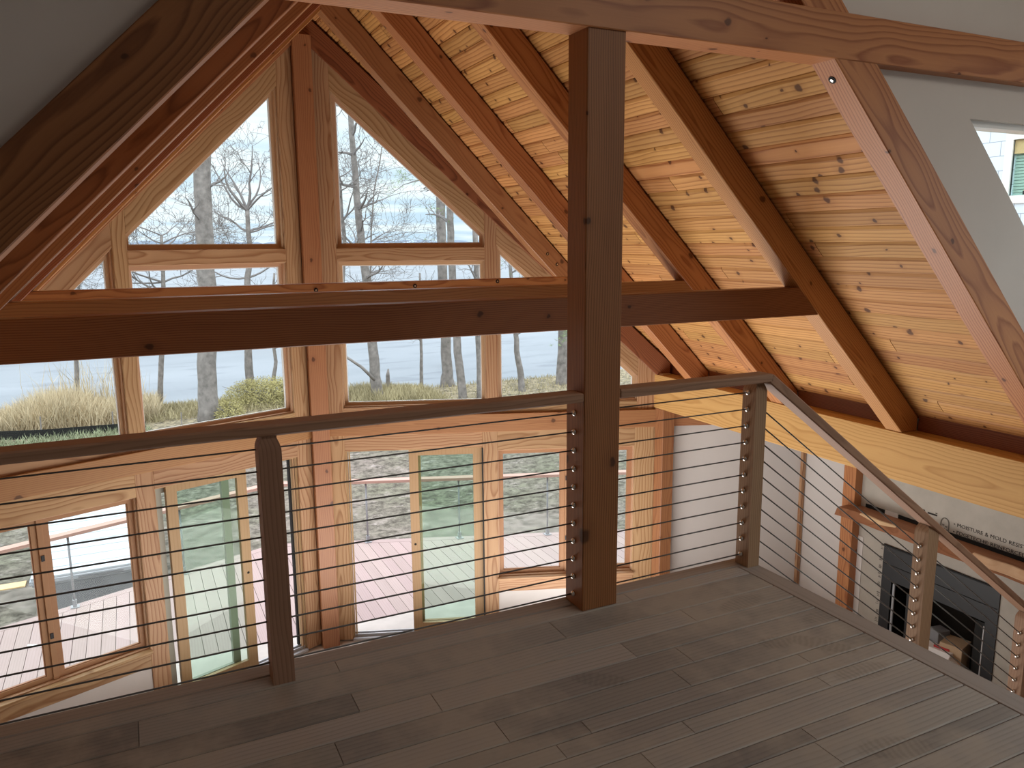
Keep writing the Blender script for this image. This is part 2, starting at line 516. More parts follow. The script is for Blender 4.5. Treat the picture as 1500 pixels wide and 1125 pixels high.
box(nm('trim'), mx(5.36), mx(5.33), 1.6, 7.05, -.23, .33, DRYW, bevel=0, kind='structure')
mb = MB(); mb.box(5.14, 5.245, 6.86, 6.93, .139, .150)
o = build(mb, 'wood_shim', TAN, bevel=.002)
tag(o, 'small tan wood offcut lying on the far end of the pale header', 'offcut')

# ------------------------------------------------------------------ prow window walls
class Side:
    def __init__(s, sg):
        s.sg = sg
        s.u = V((sg*math.cos(TH), -math.sin(TH), 0))
        s.n = V((sg*math.sin(TH), math.cos(TH), 0))
        s.name = 'right' if sg > 0 else 'left'
    def P(s, a, t, z): return AP + s.u*a + s.n*t + V((0, 0, z))
    def poly(s, pts, t): return [s.P(a, t, z) for a, z in pts]
    def axis(s, g): return s.u*g[0] + V((0, 0, g[1]))
def rect(a, b, c, d): return [(a, c), (b, c), (b, d), (a, d)]
def inset(poly, d):
    """inward offset of a counter-clockwise convex polygon"""
    n = len(poly); out = []
    ar = sum(poly[i][0]*poly[(i+1) % n][1]-poly[(i+1) % n][0]*poly[i][1] for i in range(n))
    sg = 1 if ar > 0 else -1
    L = []
    for i in range(n):
        (x0, y0), (x1, y1) = poly[i], poly[(i+1) % n]
        dx, dy = x1-x0, y1-y0; l = math.hypot(dx, dy)
        nx, ny = -dy/l*sg, dx/l*sg
        L.append((x0+nx*d, y0+ny*d, dx, dy))
    for i in range(n):
        x0, y0, dx0, dy0 = L[i-1]; x1, y1, dx1, dy1 = L[i]
        det = dx0*dy1-dy0*dx1
        t = ((x1-x0)*dy1-(y1-y0)*dx1)/det
        out.append((x0+dx0*t, y0+dy0*t))
    return out

CK = math.cos(TH)
def wl(a): return RB-XR-CK*a          # underside of the wall rafter along the wall
def prow(sg):
    S = Side(sg); K = 'structure'
    def bd(poly, g, mat=PINE, t0=0, t1=.03, name='trim', bevel=.003):
        return prism(nm(name), S.poly(poly, t0), S.n*(t1-t0), mat, axis=S.axis(g), up=S.n, bevel=bevel, kind=K)
    slope = (1, -.925)
    W = [
     ([(.10, -.25), (.27, -.25), (.27, wl(.27)+.03), (.10, wl(.10)+.03)], (0, 1)),
     ([(.27, 3.063), (1.79, 1.655), (1.79, wl(1.79)+.03), (.27, wl(.27)+.03)], slope),
     ([(1.79, -.25), (1.915, -.25), (1.915, wl(1.915)+.03), (1.79, wl(1.79)+.03)], (0, 1)),
     ([(1.915, 1.54), (3.45, .12), (3.45, wl(3.45)+.03), (1.915, wl(1.915)+.03)], slope),
     ([(3.45, -.25), (3.655, -.25), (3.655, wl(3.655)+.03), (3.45, wl(3.45)+.03)], (0, 1)),
     (rect(.27, 1.79, 1.385, 1.52), (1, 0)),
     (rect(.27, 1.79, -.25, -.153), (1, 0)),
     (rect(1.915, 3.45, -.25, -.153), (1, 0)),
     (rect(.10, .265, ZF+.02, -.45), (0, 1)),
     (rect(.265, 1.74, -.625, -.45), (1, 0)),
     (rect(1.74, 1.905, ZF+.01, -.45), (0, 1)),
     (rect(1.905, 3.43, -.665, -.45), (1, 0)),
     (rect(3.43, 3.655, ZF+.01, -.45), (0, 1)),
     (rect(1.905, 3.43, -2.31, -2.17), (1, 0)),
    ]
    for p, g in W: bd(p, g)
    # sill stool under the lower window
    bd(rect(1.895, 3.44, -2.17, -2.14), (1, 0), t0=-.035, t1=.09)
    # solid wall behind the trim
    mb = MB()
    for p, g in W: mb.prism(S.poly(p, .03), S.n*.13)
    mb.prism(S.poly(rect(-.06, .10, ZF, wl(0)+.2), .03), S.n*.13)
    mb.prism(S.poly(rect(.0, 3.9, -.45, -.25), .04), S.n*.12)
    mb.prism(S.poly(rect(1.905, 3.43, ZF, -2.31), .015), S.n*.145)
    mb.prism(S.poly(rect(3.655, 3.90, ZF, .2), .03), S.n*.13)
    mb.prism(S.poly(rect(.265, 1.74, ZF-.1, ZF+.012), .0), S.n*.16)
    build(mb, 'wall_front_'+S.name, PRIM, kind=K)
    # timber band and sloped wall rafter
    o = prism('wall_beam', S.poly(rect(.09, 3.66, -.45, -.25), -.03), S.n*.07, FIR_R, axis=S.u, up=S.n, bevel=.004)
    tag(o, f'reddish horizontal timber band across the {S.name} window wall above the sliding door', 'beam')
    zt = RT-RB
    P = [(.0, wl(0)), (3.80, wl(3.80)), (3.80, wl(3.80)+zt), (.0, wl(0)+zt)]
    o = prism('wall_rafter', S.poly(P, -.04), S.n*.16, FIR_D if sg > 0 else FIR_R, axis=S.axis((1, -CK)), up=S.n, bevel=.004)
    tag(o, f'dark sloping rafter capping the {S.name} gable window wall', 'rafter')
    # windows
    def window(opening, sash_w, mat, tint=CLEAR, mull=None, t=(.03, .145), ts=(.075, .125)):
        mb = MB()
        big = inset(opening, -.001); small = inset(opening, .012)
        mb.ring(S.poly(big, t[0]), S.poly(small, t[0]), S.n*(t[1]-t[0]))
        w = build(mb, nm('window'), PINE_J, axis=S.u, up=S.n, kind=K)
        cells = [small]
        if mull:
            a, b = mull
            z0, z1 = small[0][1], small[2][1]
            cells = [rect(small[0][0], a, z0, z1), rect(b, small[1][0], z0, z1)]
            prism('mullion', S.poly(rect(a, b, z0, z1), .06), S.n*.07, mat, w, axis=(0, 0, 1), bevel=.002)
        for c in cells:
            i1 = inset(c, sash_w)
            mb = MB(); mb.ring(S.poly(c, ts[0]), S.poly(i1, ts[0]), S.n*(ts[1]-ts[0]))
            sa = build(mb, 'sash', mat, w, axis=S.u, up=S.n)
            mb = MB(); mb.ring(S.poly(i1, ts[0]+.012), S.poly(inset(i1, .008), ts[0]+.012), S.n*.02)
            build(mb, 'glazing_bead', WHITE if mat is PINE_J else SASHW, sa)
            mb = MB(); mb.prism(S.poly(inset(i1, -.005), ts[0]+.02), S.n*.006)
            build(mb, 'pane', tint, sa)
        return w
    window([(.27, 1.52), (1.79, 1.52), (1.79, 1.655), (.27, 3.063)], .03, PINE_J)
    window(rect(.27, 1.79, -.153, 1.385), .03, PINE_J)
    window([(1.915, -.153), (3.45, -.153), (3.45, .12), (1.915, 1.54)], .03, PINE_J)
    w4 = window(rect(1.905, 3.43, -2.14, -.665), .045, SASHW, mull=(2.655, 2.70))
    for z in (-1.05, -1.75):
        mb = MB(); mb.prism(S.poly(rect(2.665, 2.69, z, z+.05), .052), S.n*.008)
        build(mb, 'latch', METD, w4)
    # sliding door
    mb = MB()
    op = rect(.265, 1.74, ZF+.012, -.625)
    mb.ring(S.poly(inset(op, -.001), .03), S.poly(inset(op, .014), .03), S.n*.12)
    d = build(mb, nm('door'), PINE_S, axis=(0, 0, 1), kind=K)
    mb = MB(); mb.prism(S.poly(rect(.27, 1.735, ZF+.013, ZF+.035), -.01), S.n*.17)
    mb.prism(S.poly(rect(.27, 1.735, ZF+.035, ZF+.065), .035), S.n*.012)
    mb.prism(S.poly(rect(.27, 1.735, ZF+.035, ZF+.065), .09), S.n*.012)
    build(mb, 'sill_track', ALU, d, axis=S.u)
    for a, b in ((.279, .296), (.306, .320)):
        prism('side_jamb_strip', S.poly(rect(a-.01, b-.01, ZF+.03, -.64), .035), S.n*.04, PINE_S, d, axis=(0, 0, 1), bevel=.002)
    def panel(nmx, a, b, t0, t1, sw, mat, tint, b0=.11):
        z0, z1 = ZF+.045, -.642
        mb = MB()
        mb.prism(S.poly(rect(a, a+sw, z0, z1), t0), S.n*(t1-t0))
        mb.prism(S.poly(rect(b-sw, b, z0, z1), t0), S.n*(t1-t0))
        mb.prism(S.poly(rect(a+sw, b-sw, z1-.065, z1), t0), S.n*(t1-t0))
        mb.prism(S.poly(rect(a+sw, b-sw, z0, z0+b0), t0), S.n*(t1-t0))
        p = build(mb, nmx, mat, d, axis=(0, 0, 1), up=S.n)
        mb = MB(); mb.prism(S.poly(rect(a+sw-.004, b-sw+.004, z0+b0-.004, z1-.061), (t0+t1)/2-.003), S.n*.006)
        build(mb, 'pane', tint, p)
        return p
    off = 0 if sg > 0 else -.11
    panel('fixed_panel', .99, 1.725, .098, .138, .075, GREYV if sg < 0 else PINE_S, CLEAR)
    p = panel('sliding_panel', .94+off, 1.735+off, .042, .086, .098, PINE_S, DOORG)
    mb = MB(); mb.tube([S.P(.985+off, .040, -1.72), S.P(.985+off, .043, -1.72)], .013, 12)
    build(mb, 'lock_hole', BLACK, p)
    if sg > 0:
        prism('edge_gasket', S.poly(rect(1.733, 1.748, ZF+.05, -.635), -.004), S.n*.03, GASK, d, axis=(0, 0, 1), bevel=0)
    else:
        prism('edge_gasket', S.poly(rect(.312, .334, ZF+.07, -.645), .085), S.n*.03, GASK, d, axis=(0, 0, 1), bevel=0)
    return S
SR = prow(1); SL = prow(-1)

# ------------------------------------------------------------------ loft floor
def loft_floor():
    rnd = random.Random(5)
    mb = MB()
    y = 2.785; X0, X1 = -2.9, 2.555
    widths = [.118, .072, .118, .088, .15, .072, .118, .088, .15]
    k = 0
    while y > -2.9:
        w = rnd.choice([.125, .125, .075, .155, .09])
        y0, y1 = y-w, y
        x = X0-rnd.random()*.0
        xs = [X0]
        xx = X0+rnd.uniform(.2, 1.4)
        while xx < X1-.25:
            xs.append(xx); xx += rnd.uniform(.55, 1.7)
        xs.append(X1)
        for i in range(len(xs)-1):
            a, b = xs[i]+.0004, xs[i+1]-.0004
            c = .005; g = .0014
            A, B = y0+g, y1-g
            bt = [(a, A, -.018), (b, A, -.018), (b, B, -.018), (a, B, -.018)]
            md = [(p[0], p[1], -.003) for p in bt]
            tp = [(a+.001, A+c, 0), (b-.001, A+c, 0), (b-.001, B-c, 0), (a+.001, B-c, 0)]
            n = len(mb.v)
            mb.v += [V(p) for p in bt+md+tp]
            mb.f.append((n+3, n+2, n+1, n))
            for q in (0, 4):
                for e in range(4):
                    f = (e+1) % 4
                    mb.f.append((n+q+e, n+q+f, n+q+4+f, n+q+4+e))
            mb.f.append((n+8, n+9, n+10, n+11))
        y = y0
    mb.box(X0, X1, -2.9, 2.785, -.032, -.0185)
    return build(mb, 'floor_loft', FLOOR, kind='structure', origin=(0, 0, 0))
loft_floor()
box(nm('trim'), -2.9, 2.662, 2.786, 2.868, -.030, .001, NOSE, bevel=.004, kind='structure')
box(nm('trim'), 2.557, 2.662, -2.9, 2.784, -.030, .001, NOSE, axis=(0, 1, 0), bevel=.004, kind='structure')
box('floor_loft_frame', -2.9, 2.645, -2.9, 2.855, -.33, -.033, DRYW, bevel=0, kind='structure')

# ------------------------------------------------------------------ railings
CZ = [.055+.08*i for i in range(11)]
def cable(parent, p0, p1, fit0=None, fit1=None):
    mb = MB(); mb.tube([p0, p1], .0034, 6)
    c = build(mb, 'cable', CABLE, parent, smooth=True)
    for p, d in ((fit0, 1), (fit1, -1)):
        if p is None: continue
        u = (V(p1)-V(p0)).normalized()*d
        q = V(p)
        mb = MB()
        mb.tube([q-u*.0, q+u*.003, q+u*.010, q+u*.013], [.0135, .0135, .010, .004], 12)
        build(mb, 'cable_fitting', STEEL, c, smooth=True)
def rail_post(parent, x0, x1, y0, y1, z0, z1, slope=0):
    """square post, top shoulders rounded in under the handrail"""
    mb = MB()
    h = z1-z0; e = .012
    n = 6
    prof = [(x0, y0, y1, z0)]
    def ringat(z, k): 
        return [V((x0+k, y0+k, z)), V((x1-k, y0+k, z)), V((x1-k, y1-k, z)), V((x0+k, y1-k, z))]
    rs = [ringat(z0, 0), ringat(z1-.055, 0)]
    for i in range(1, n+1):
        a = i/n
        rs.append(ringat(z1-.055+.045*a, e*(1-math.cos(a*math.pi/2))))
    rs.append([V((p.x, p.y, z1+slope*(p.x-x0))) for p in ringat(z1, e)])
    b = 0
    for r in rs: mb.v += r
    mb.f.append((3, 2, 1, 0))
    for i in range(len(rs)-1):
        for k in range(4):
            mb.f.append((i*4+k, i*4+(k+1) % 4, i*4+4+(k+1) % 4, i*4+4+k))
    t = (len(rs)-1)*4
    mb.f.append((t, t+1, t+2, t+3))
    return build(mb, 'rail_post', RAILW, parent, axis=(0, 0, 1), bevel=0)

rl = empty('cable_railing', (.39, 2.755, 0))
tag(rl, 'dark cable railing left of the main timber post, in front of the window wall', 'railing', 'cable railings')
box('handrail', -2.6, 1.637, 2.705, 2.80, .912, .951, RAILW, rl, bevel=.006)
rail_post(rl, .356, .432, 2.706, 2.80, 0, .912)
for z in CZ:
    cable(rl, (-2.6, 2.765, z), (1.637, 2.78, z), None, (1.637, 2.78, z))
rc = empty('cable_railing', (2.2, 2.785, 0))
tag(rc, 'short cable railing between the main post and the corner newel post', 'railing', 'cable railings')
mb = MB(); mb.prism([(1.811, 2.705, .912), (2.655, 2.705, .912), (2.655, 2.80, .912), (1.811, 2.80, .912)], (0, 0, .039))
build(mb, 'handrail', RAILW, rc, bevel=.006)
rail_post(rc, 2.588, 2.656, 2.744, 2.832, 0, .912)
for z in CZ:
    cable(rc, (1.811, 2.785, z), (2.588, 2.795, z), None, (2.588, 2.795, z))
rs = empty('cable_railing', (3.89, 2.76, -.93))
tag(rs, 'sloping cable railing going down the stair at right, past the fireplace', 'railing', 'cable railings')
SLP = -.733
P = [(2.63, .912), (5.35, .912+SLP*2.72), (5.35, .955+SLP*2.72), (2.655, .951)]
prism('handrail', [(x, 2.705, z) for x, z in P], (0, .095, 0), RAILW, rs, axis=(1, 0, SLP), bevel=.006)
for x0 in (3.852, 4.872):
    rail_post(rs, x0, x0+.088, 2.715, 2.80, -.2*math.ceil((x0-2.66)/.28), .908+SLP*(x0-2.63), slope=SLP)
for k in range(10):
    z0 = .767-.08*k
    def zz(x): return z0-.744*(x-2.657)
    cable(rs, (2.657, 2.76, z0), (3.852, 2.76, zz(3.852)), None, (3.852, 2.76, zz(3.852)))
    cable(rs, (3.94, 2.76, zz(3.94)), (4.872, 2.76, zz(4.872)), None, (4.872, 2.76, zz(4.872)))
st = empty('staircase', (3.9, 2.3, ZF))
tag(st, 'open wooden stair dropping from the loft edge beside the sloping railing', 'staircase')
for k in range(1, 14):
    z = -.2*k; x = 2.664+.28*(k-1)
    box('tread', x, x+.28, 1.80, 2.86, z-.04, z, RAILW, st, axis=(0, 1, 0), bevel=.004)
mb = MB()
for y in (1.78, 2.80):
    mb.prism([(2.664, y, -.24), (2.664, y, -.5), (2.664+3.35, y, ZF), (2.664+3.64, y, ZF)], (0, .05, 0))
build(mb, 'stringer', RAILW, st, axis=(1, 0, SLP))

# ------------------------------------------------------------------ loft and great room shell
K = 'structure'
def cheek(pieces, sg, name):
    mb = MB()
    for p in pieces:
        mb.prism([((x if sg > 0 else mx(x)), 2.765, z) for x, z in p], (0, .12, 0))
    return build(mb, name, DRYW, kind=K)
TZ = 3.85
W0, W1, WT, WBm = 3.955, 4.96, 2.165, 1.40
wx = lambda z: W0+(WT-z)
DC = RT-.03
cheek([[(DC-TZ, TZ), (DC-WT, WT), (6.6, WT), (6.6, TZ)],
       [(DC-WT, WT), (W0, WT), (wx(WBm), WBm), (DC-WBm, WBm)],
       [(W1, WBm), (6.6, WBm), (6.6, WT), (W1, WT)],
       [(DC-WBm, WBm), (6.6, WBm), (6.6, .25), (DC-.25, .25)]], 1, 'wall_loft_right')
cheek([[(DC-TZ, TZ), (DC-.25, .25), (6.6, .25), (6.6, TZ)]], -1, 'wall_loft_left')
# trapezoid window in the right loft wall
op = [(wx(WBm), WBm), (W1, WBm), (W1, WT), (W0, WT)]
mb = MB(); i1 = inset(op, .03)
mb.ring([(x, 2.80, z) for x, z in op], [(x, 2.80, z) for x, z in i1], (0, .10, 0))
w = build(mb, nm('window'), WHITE, kind=K)
mb = MB(); mb.prism([(x, 2.87, z) for x, z in inset(op, .02)], (0, .006, 0))
build(mb, 'pane', CLEAR, w)
box('ceiling_loft', -3.2, 6.6, -3.0, 2.88, TZ, TZ+.1, DRYW, bevel=0, kind=K)
box('wall_back', -3.2, 6.6, -3.05, -2.95, ZF, TZ, DRYW, bevel=0, kind=K)
box('wall_left', -3.0, -2.9, -3.0, 2.77, -.35, TZ, DRYW, bevel=0, kind=K)
mb = MB()
for a, b_, c, d in ((-3.0, -1.6, ZF, TZ), (2.4, 2.77, ZF, TZ), (-1.6, 2.4, ZF, .5), (-1.6, 2.4, 2.6, TZ)):
    mb.box(5.36, 5.46, a, b_, c, d)
build(mb, 'wall_stair', DRYW, kind=K)
mb = MB(); q = [(5.36, -1.6, .5), (5.36, 2.4, .5), (5.36, 2.4, 2.6), (5.36, -1.6, 2.6)]
mb.ring(q, [(5.36, -1.55, .55), (5.36, 2.35, .55), (5.36, 2.35, 2.55), (5.36, -1.55, 2.55)], (.1, 0, 0))
w = build(mb, nm('window'), WHITE, kind=K)
mb = MB(); mb.prism([(5.42, -1.57, .53), (5.42, 2.37, .53), (5.42, 2.37, 2.57), (5.42, -1.57, 2.57)], (.006, 0, 0)); build(mb, 'pane', CLEAR, w)
box('floor_main', -3.0, 7.2, -3.0, 8.55, ZF-.12, ZF, SUBF, bevel=0, kind=K)
box('wall_great_room_left', mx(5.42), mx(5.32), -3.0, 7.0, ZF, .1, PRIM, bevel=0, kind=K)
# wing beyond the pale header: angled wall, ceiling, chimney wall
mb = MB()
mb.prism(SR.poly(rect(3.78, 5.52, ZF, -.445), .03), SR.n*.12)
build(mb, 'wall_wing_back', PRIM, kind=K)
o = prism('wall_beam', SR.poly(rect(3.80, 5.45, -.445, -.235), -.03), SR.n*.10, FIR_R, axis=SR.u, up=SR.n)
tag(o, 'reddish timber band above the white drywall, running behind the pale header', 'beam')
box('ceiling_wing', 5.30, 7.2, 1.0, 6.95, -.232, -.15, DRYW, bevel=0, kind=K)
box('wall_wing_front', 5.36, 7.2, 0.9, 1.0, ZF, -.15, DRYW, bevel=0, kind=K)
CX = 6.77
mb = MB(); mb.box(CX+.05, CX+.17, 5.5, 6.6, ZF, -.2); mb.box(CX+.05, CX+.17, 1.0, 2.6, ZF, -.2)
build(mb, 'wall_chimney_side', PRIM, kind=K)
prism(nm('trim'), [(CX-.012, 6.375, ZF), (CX+.04, 6.375, ZF), (CX+.04, 6.49, ZF), (CX-.012, 6.49, ZF)], (0, 0, -.235-ZF), PINE, axis=(0, 0, 1), kind=K)
mb = MB()
F0, F1, FZ0, FZ1 = 4.03, 5.24, -2.50, -1.50
mb.box(CX, CX+.17, F1, 5.58, ZF, -.2); mb.box(CX, CX+.17, 2.6, F0, ZF, -.2)
mb.box(CX, CX+.17, F0, F1, FZ1, -.2); mb.box(CX, CX+.17, F0, F1, ZF, FZ0)
cw = build(mb, 'wall_chimney', CEMB, kind=K)
box('bead_strip', CX-.006, CX+.0005, 5.50, 5.575, ZF+.02, -1.52, PRIM, cw, bevel=0)
o = box('timber_post', 6.665, 6.80, 5.565, 5.72, ZF, -.235, FIR, axis=(0, 0, 1))
tag(o, 'orange-brown timber post at the left edge of the fireplace wall', 'post')

def text(body, size, y, z, parent, mat=PRINT, x=CX-.002, rot=0, sx=1.0):
    cu = bpy.data.curves.new('print', 'FONT'); cu.body = body; cu.size = size; cu.extrude = .0006
    cu.resolution_u = 2
    t = bpy.data.objects.new('tmp', cu); COL.objects.link(t)
    bpy.context.view_layer.update()
    me = bpy.data.meshes.new_from_object(t.evaluated_get(bpy.context.evaluated_depsgraph_get()))
    bpy.data.objects.remove(t)
    o = bpy.data.objects.new('printed_text', me); COL.objects.link(o)
    me.materials.clear(); me.materials.append(mat)
    R = Matrix(((0, 0, -1), (-1, 0, 0), (0, 1, 0))).to_4x4()
    MW = Matrix.Translation((x, y, z)) @ R @ Matrix.Rotation(rot, 4, 'Z') @ Matrix.Diagonal((sx, 1, 1, 1))
    o.parent = parent; o.matrix_local = WM[parent.name].inverted() @ MW
    return o
text('• MOISTURE & MOLD RESISTANT', .050, 4.53, -1.070, cw, sx=1.07)
text('• EDGETECH® REINFORCED', .050, 4.53, -1.143, cw, sx=1.07)
# faded outlined marks left of the writing
mb = MB()
for y, w, z, h in ((4.96, .03, -1.002, .012), (4.88, .05, -1.010, .014), (4.80, .10, -1.020, .016), (4.72, .02, -1.005, .008)):
    mb.box(CX-.0025, CX-.001, y-w, y, z-h, z)
build(mb, 'printed_mark', PRINT, cw)
mb = MB()
arc = [(4.655-.0, -1.155)]+[(4.615+.04*math.cos(a), -1.075+.05*math.sin(a)) for a in [math.pi*k/8 for k in range(9)]][::1]+[(4.575, -1.155)]
mb.tube([(CX-.001, y, z) for y, z in arc], .006, 4)
for y, z in ((4.64, -1.09), (4.61, -1.10), (4.63, -1.125), (4.60, -1.13), (4.70, -1.12), (4.73, -1.09), (4.68, -1.13), (4.76, -1.10)):
    mb.box(CX-.0025, CX-.001, y-.02, y, z-.012, z)
build(mb, 'printed_mark', PRINTG, cw)
mb = MB(); rnd = random.Random(3)
z = -1.53
while z > -2.45:
    y = 5.275+rnd.uniform(-.004, .004)
    for _ in range(3):
        mb.box(CX-.0025, CX-.001, y-rnd.uniform(.004, .02), y+rnd.uniform(.004, .02), z, z+rnd.uniform(.004, .014)); z -= .018
    z -= rnd.uniform(.03, .07)
build(mb, 'printed_mark', PRINTG, cw)

# mantel: live-edge slab
def mantel():
    rnd = random.Random(9)
    m = empty('mantel_shelf', (6.62, 4.2, -1.245))
    tag(m, 'thick live-edge wooden mantel slab above the black fireplace', 'mantel')
    mb = MB(); n = 34
    top, bot = [], []
    for i in range(n+1):
        y = 5.64-(5.64-2.75)*i/n
        wv = .018*math.sin(y*5.1)+.012*math.sin(y*11.7+1)+.006*math.sin(y*23)
        top.append(V((6.535+wv+(.03 if y < 4.7 else .0), y, -1.185)))
        bot.append(V((6.485+.5*wv, y, -1.262)))
    b = len(mb.v)
    for t_, b_ in zip(top, bot):
        mb.v += [t_, b_, V((CX-.004, t_.y, -1.262)), V((CX-.004, t_.y, -1.185))]
    for i in range(n):
        q = b+4*i
        for k in range(4):
            mb.f.append((q+k, q+(k+1) % 4, q+4+(k+1) % 4, q+4+k))
    mb.f.append((b+3, b+2, b+1, b)); q = b+4*n; mb.f.append((q, q+1, q+2, q+3))
    build(mb, 'slab', MANT, m, axis=(0, 1, 0))
    # pale sapwood along the front waney edge
    mb = MB()
    seg = [i for i in range(n) if top[i].y < 5.45]
    for grp in ([i for i in seg if top[i].y > 4.88], [i for i in seg if top[i].y < 4.25]):
        mb = MB(); b = len(mb.v)
        for i in grp:
            f = math.sin(math.pi*(grp.index(i)+.5)/len(grp)) if grp[0] < 12 else 1
            hgt = .032*f+.004 if grp[0] < 12 else .07
            d = V((-.003, 0, 0)); e = (bot[i]-top[i])
            mb.v += [top[i]+d+V((0, 0, .002)), top[i]+d+e*min(1, hgt/.089), top[i]+V((.02, 0, .002))]
        for k in range(len(grp)-1):
            q = b+3*k
            mb.f.append((q, q+1, q+4, q+3)); mb.f.append((q+2, q, q+3, q+5))
        build(mb, 'sapwood_edge', SAPW, m, axis=(0, 1, 0))['label'] = 'pale sapwood edge'
mantel()
mb = MB(); mb.box(CX-.008, CX-.001, 2.8, 5.50, -1.184, -1.146)
o = build(mb, 'membrane_strip', BLACK); tag(o, 'black membrane strip showing along the wall behind the mantel', 'strip')
mb = MB(); mb.box(CX-.013, CX-.001, 5.11, 5.26, -1.184, -1.140)
o = build(mb, 'drywall_scrap', PRIM); tag(o, 'pale drywall scrap interrupting the black strip behind the mantel', 'scrap')

# fireplace
fp = empty('fireplace', (CX, 4.63, FZ0))
tag(fp, 'black metal fireplace set into the grey chimney wall', 'fireplace')
def yb(name, y0, y1, z0, z1, x0, x1, mat, parent=fp, bevel=.003): return box(name, x0, x1, y0, y1, z0, z1, mat, parent, axis=(0, 1, 0), bevel=bevel)
mb = MB()
mb.box(CX-.012, CX+.01, F0, F1, -1.86, FZ1); mb.box(CX-.012, CX+.01, 5.125, F1, FZ0, -1.86); mb.box(CX-.012, CX+.01, F0, 4.14, FZ0, -1.86)
build(mb, 'surround', METD, fp)
yb('hood_crease', F0+.01, F1-.01, -1.70, -1.692, CX-.016, CX-.011, BLACK)
yb('top_flange', F0-.004, F1+.004, FZ1-.012, FZ1+.006, CX-.016, CX-.005, BLACK)
yb('door_trim', 5.075, 5.10, FZ0+.01, -1.875, CX-.02, CX-.004, GREYM)['label'] = 'grey vertical door trim'
yb('door_trim', 4.90, 4.95, FZ0+.01, -1.93, CX+.0, CX+.02, METD)
yb('edge_strip', 4.135, 4.148, FZ0+.02, -1.90, CX-.018, CX-.006, ALU)
yb('door_panel', 4.15, 4.24, FZ0+.01, -1.88, CX+.005, CX+.02, BLACK)
mb = MB()
mb.box(CX+.01, CX+.60, F0+.02, F0+.05, FZ0, FZ1); mb.box(CX+.01, CX+.60, F1-.05, F1-.02, FZ0, FZ1)
mb.box(CX+.57, CX+.60, F0+.02, F1-.02, FZ0, FZ1); mb.box(CX+.01, CX+.60, F0+.02, F1-.02, FZ1-.05, FZ1-.02)
mb.box(CX+.01, CX+.60, F0+.02, F1-.02, FZ0, FZ0+.02)
build(mb, 'firebox', SOOT, fp)
# rubbish piled in the fireplace opening
def rot_box(name, c, d, rz, rx, mat, label, cat):
    mb = MB(); mb.box(-d[0]/2, d[0]/2, -d[1]/2, d[1]/2, 0, d[2])
    M = Matrix.Translation(V(c)) @ Matrix.Rotation(rz, 4, 'Z') @ Matrix.Rotation(rx, 4, 'X')
    mb.v = [M @ p for p in mb.v]
    o = build(mb, name, mat, bevel=.003)
    return tag(o, label, cat)
HZ = FZ0+.02
rot_box('cardboard_box', (6.80, 4.42, HZ), (.22, .20, .285), .25, 0, CARD, 'tan cardboard box standing inside the fireplace opening', 'box')
rot_box('carton', (6.81, 4.60, HZ), (.14, .13, .33), -.2, 0, GREYC, 'dark grey printed carton beside the tan box in the fireplace', 'box')
rot_box('paper_bag', (6.70, 4.50, HZ), (.15, .26, .215), .15, 0, PAPER, 'crumpled pale paper bag in front of the tan box', 'bag')
rot_box('marker', (6.68, 4.47, HZ+.216), (.03, .14, .022), .3, 0, REDP, 'small red stick lying on the pale paper bag', 'marker')
rot_box('paper_sheet', (6.66, 4.31, HZ+.13), (.15, .16, .012), .5, .6, PAPER, 'white square sheet propped at the front of the fireplace', 'paper')

# ------------------------------------------------------------------ exterior
DZ = -2.95
def deck():
    mb = MB()
    def edge(x): return 11.93-.372*abs(x-XR)
    x = -6.9
    while x < 10.3:
        a, b = x+.003, x+.147
        y0 = 6.2 if (x < -1.9 or x > 5.4) else 8.253-.372*max(abs(a-XR), abs(b-XR))+.17
        mb.prism([(a, y0, DZ-.03), (b, y0, DZ-.03), (b, edge(b)-.14, DZ-.03), (a, edge(a)-.14, DZ-.03)], (0, 0, .03))
        x += .15
    o = build(mb, 'deck_floor', DECKW, axis=(0, 1, 0), kind=K)
    for sg in (1, -1):
        S = Side(sg)
        a = V((XR, 11.93, DZ-.03)); e = V((XR+sg*8.6, 11.93-.372*8.6, DZ-.03))
        prism(nm('trim'), [a, e, e-V((0, .135, 0)), a-V((0, .135, 0))], (0, 0, .032), DECKW, axis=S.u, kind=K)
        prism(nm('trim'), [a+V((0, 0, -.25)), e+V((0, 0, -.25)), e+V((0, -.04, -.25)), a+V((0, -.04, -.25))], (0, 0, .25), DECKW, axis=S.u, kind=K)
    # skirt closing the space under the deck
    box('deck_frame', -6.9, 10.2, 6.9, 8.6, -4.2, DZ-.04, GREYD, bevel=0, kind=K)
deck()
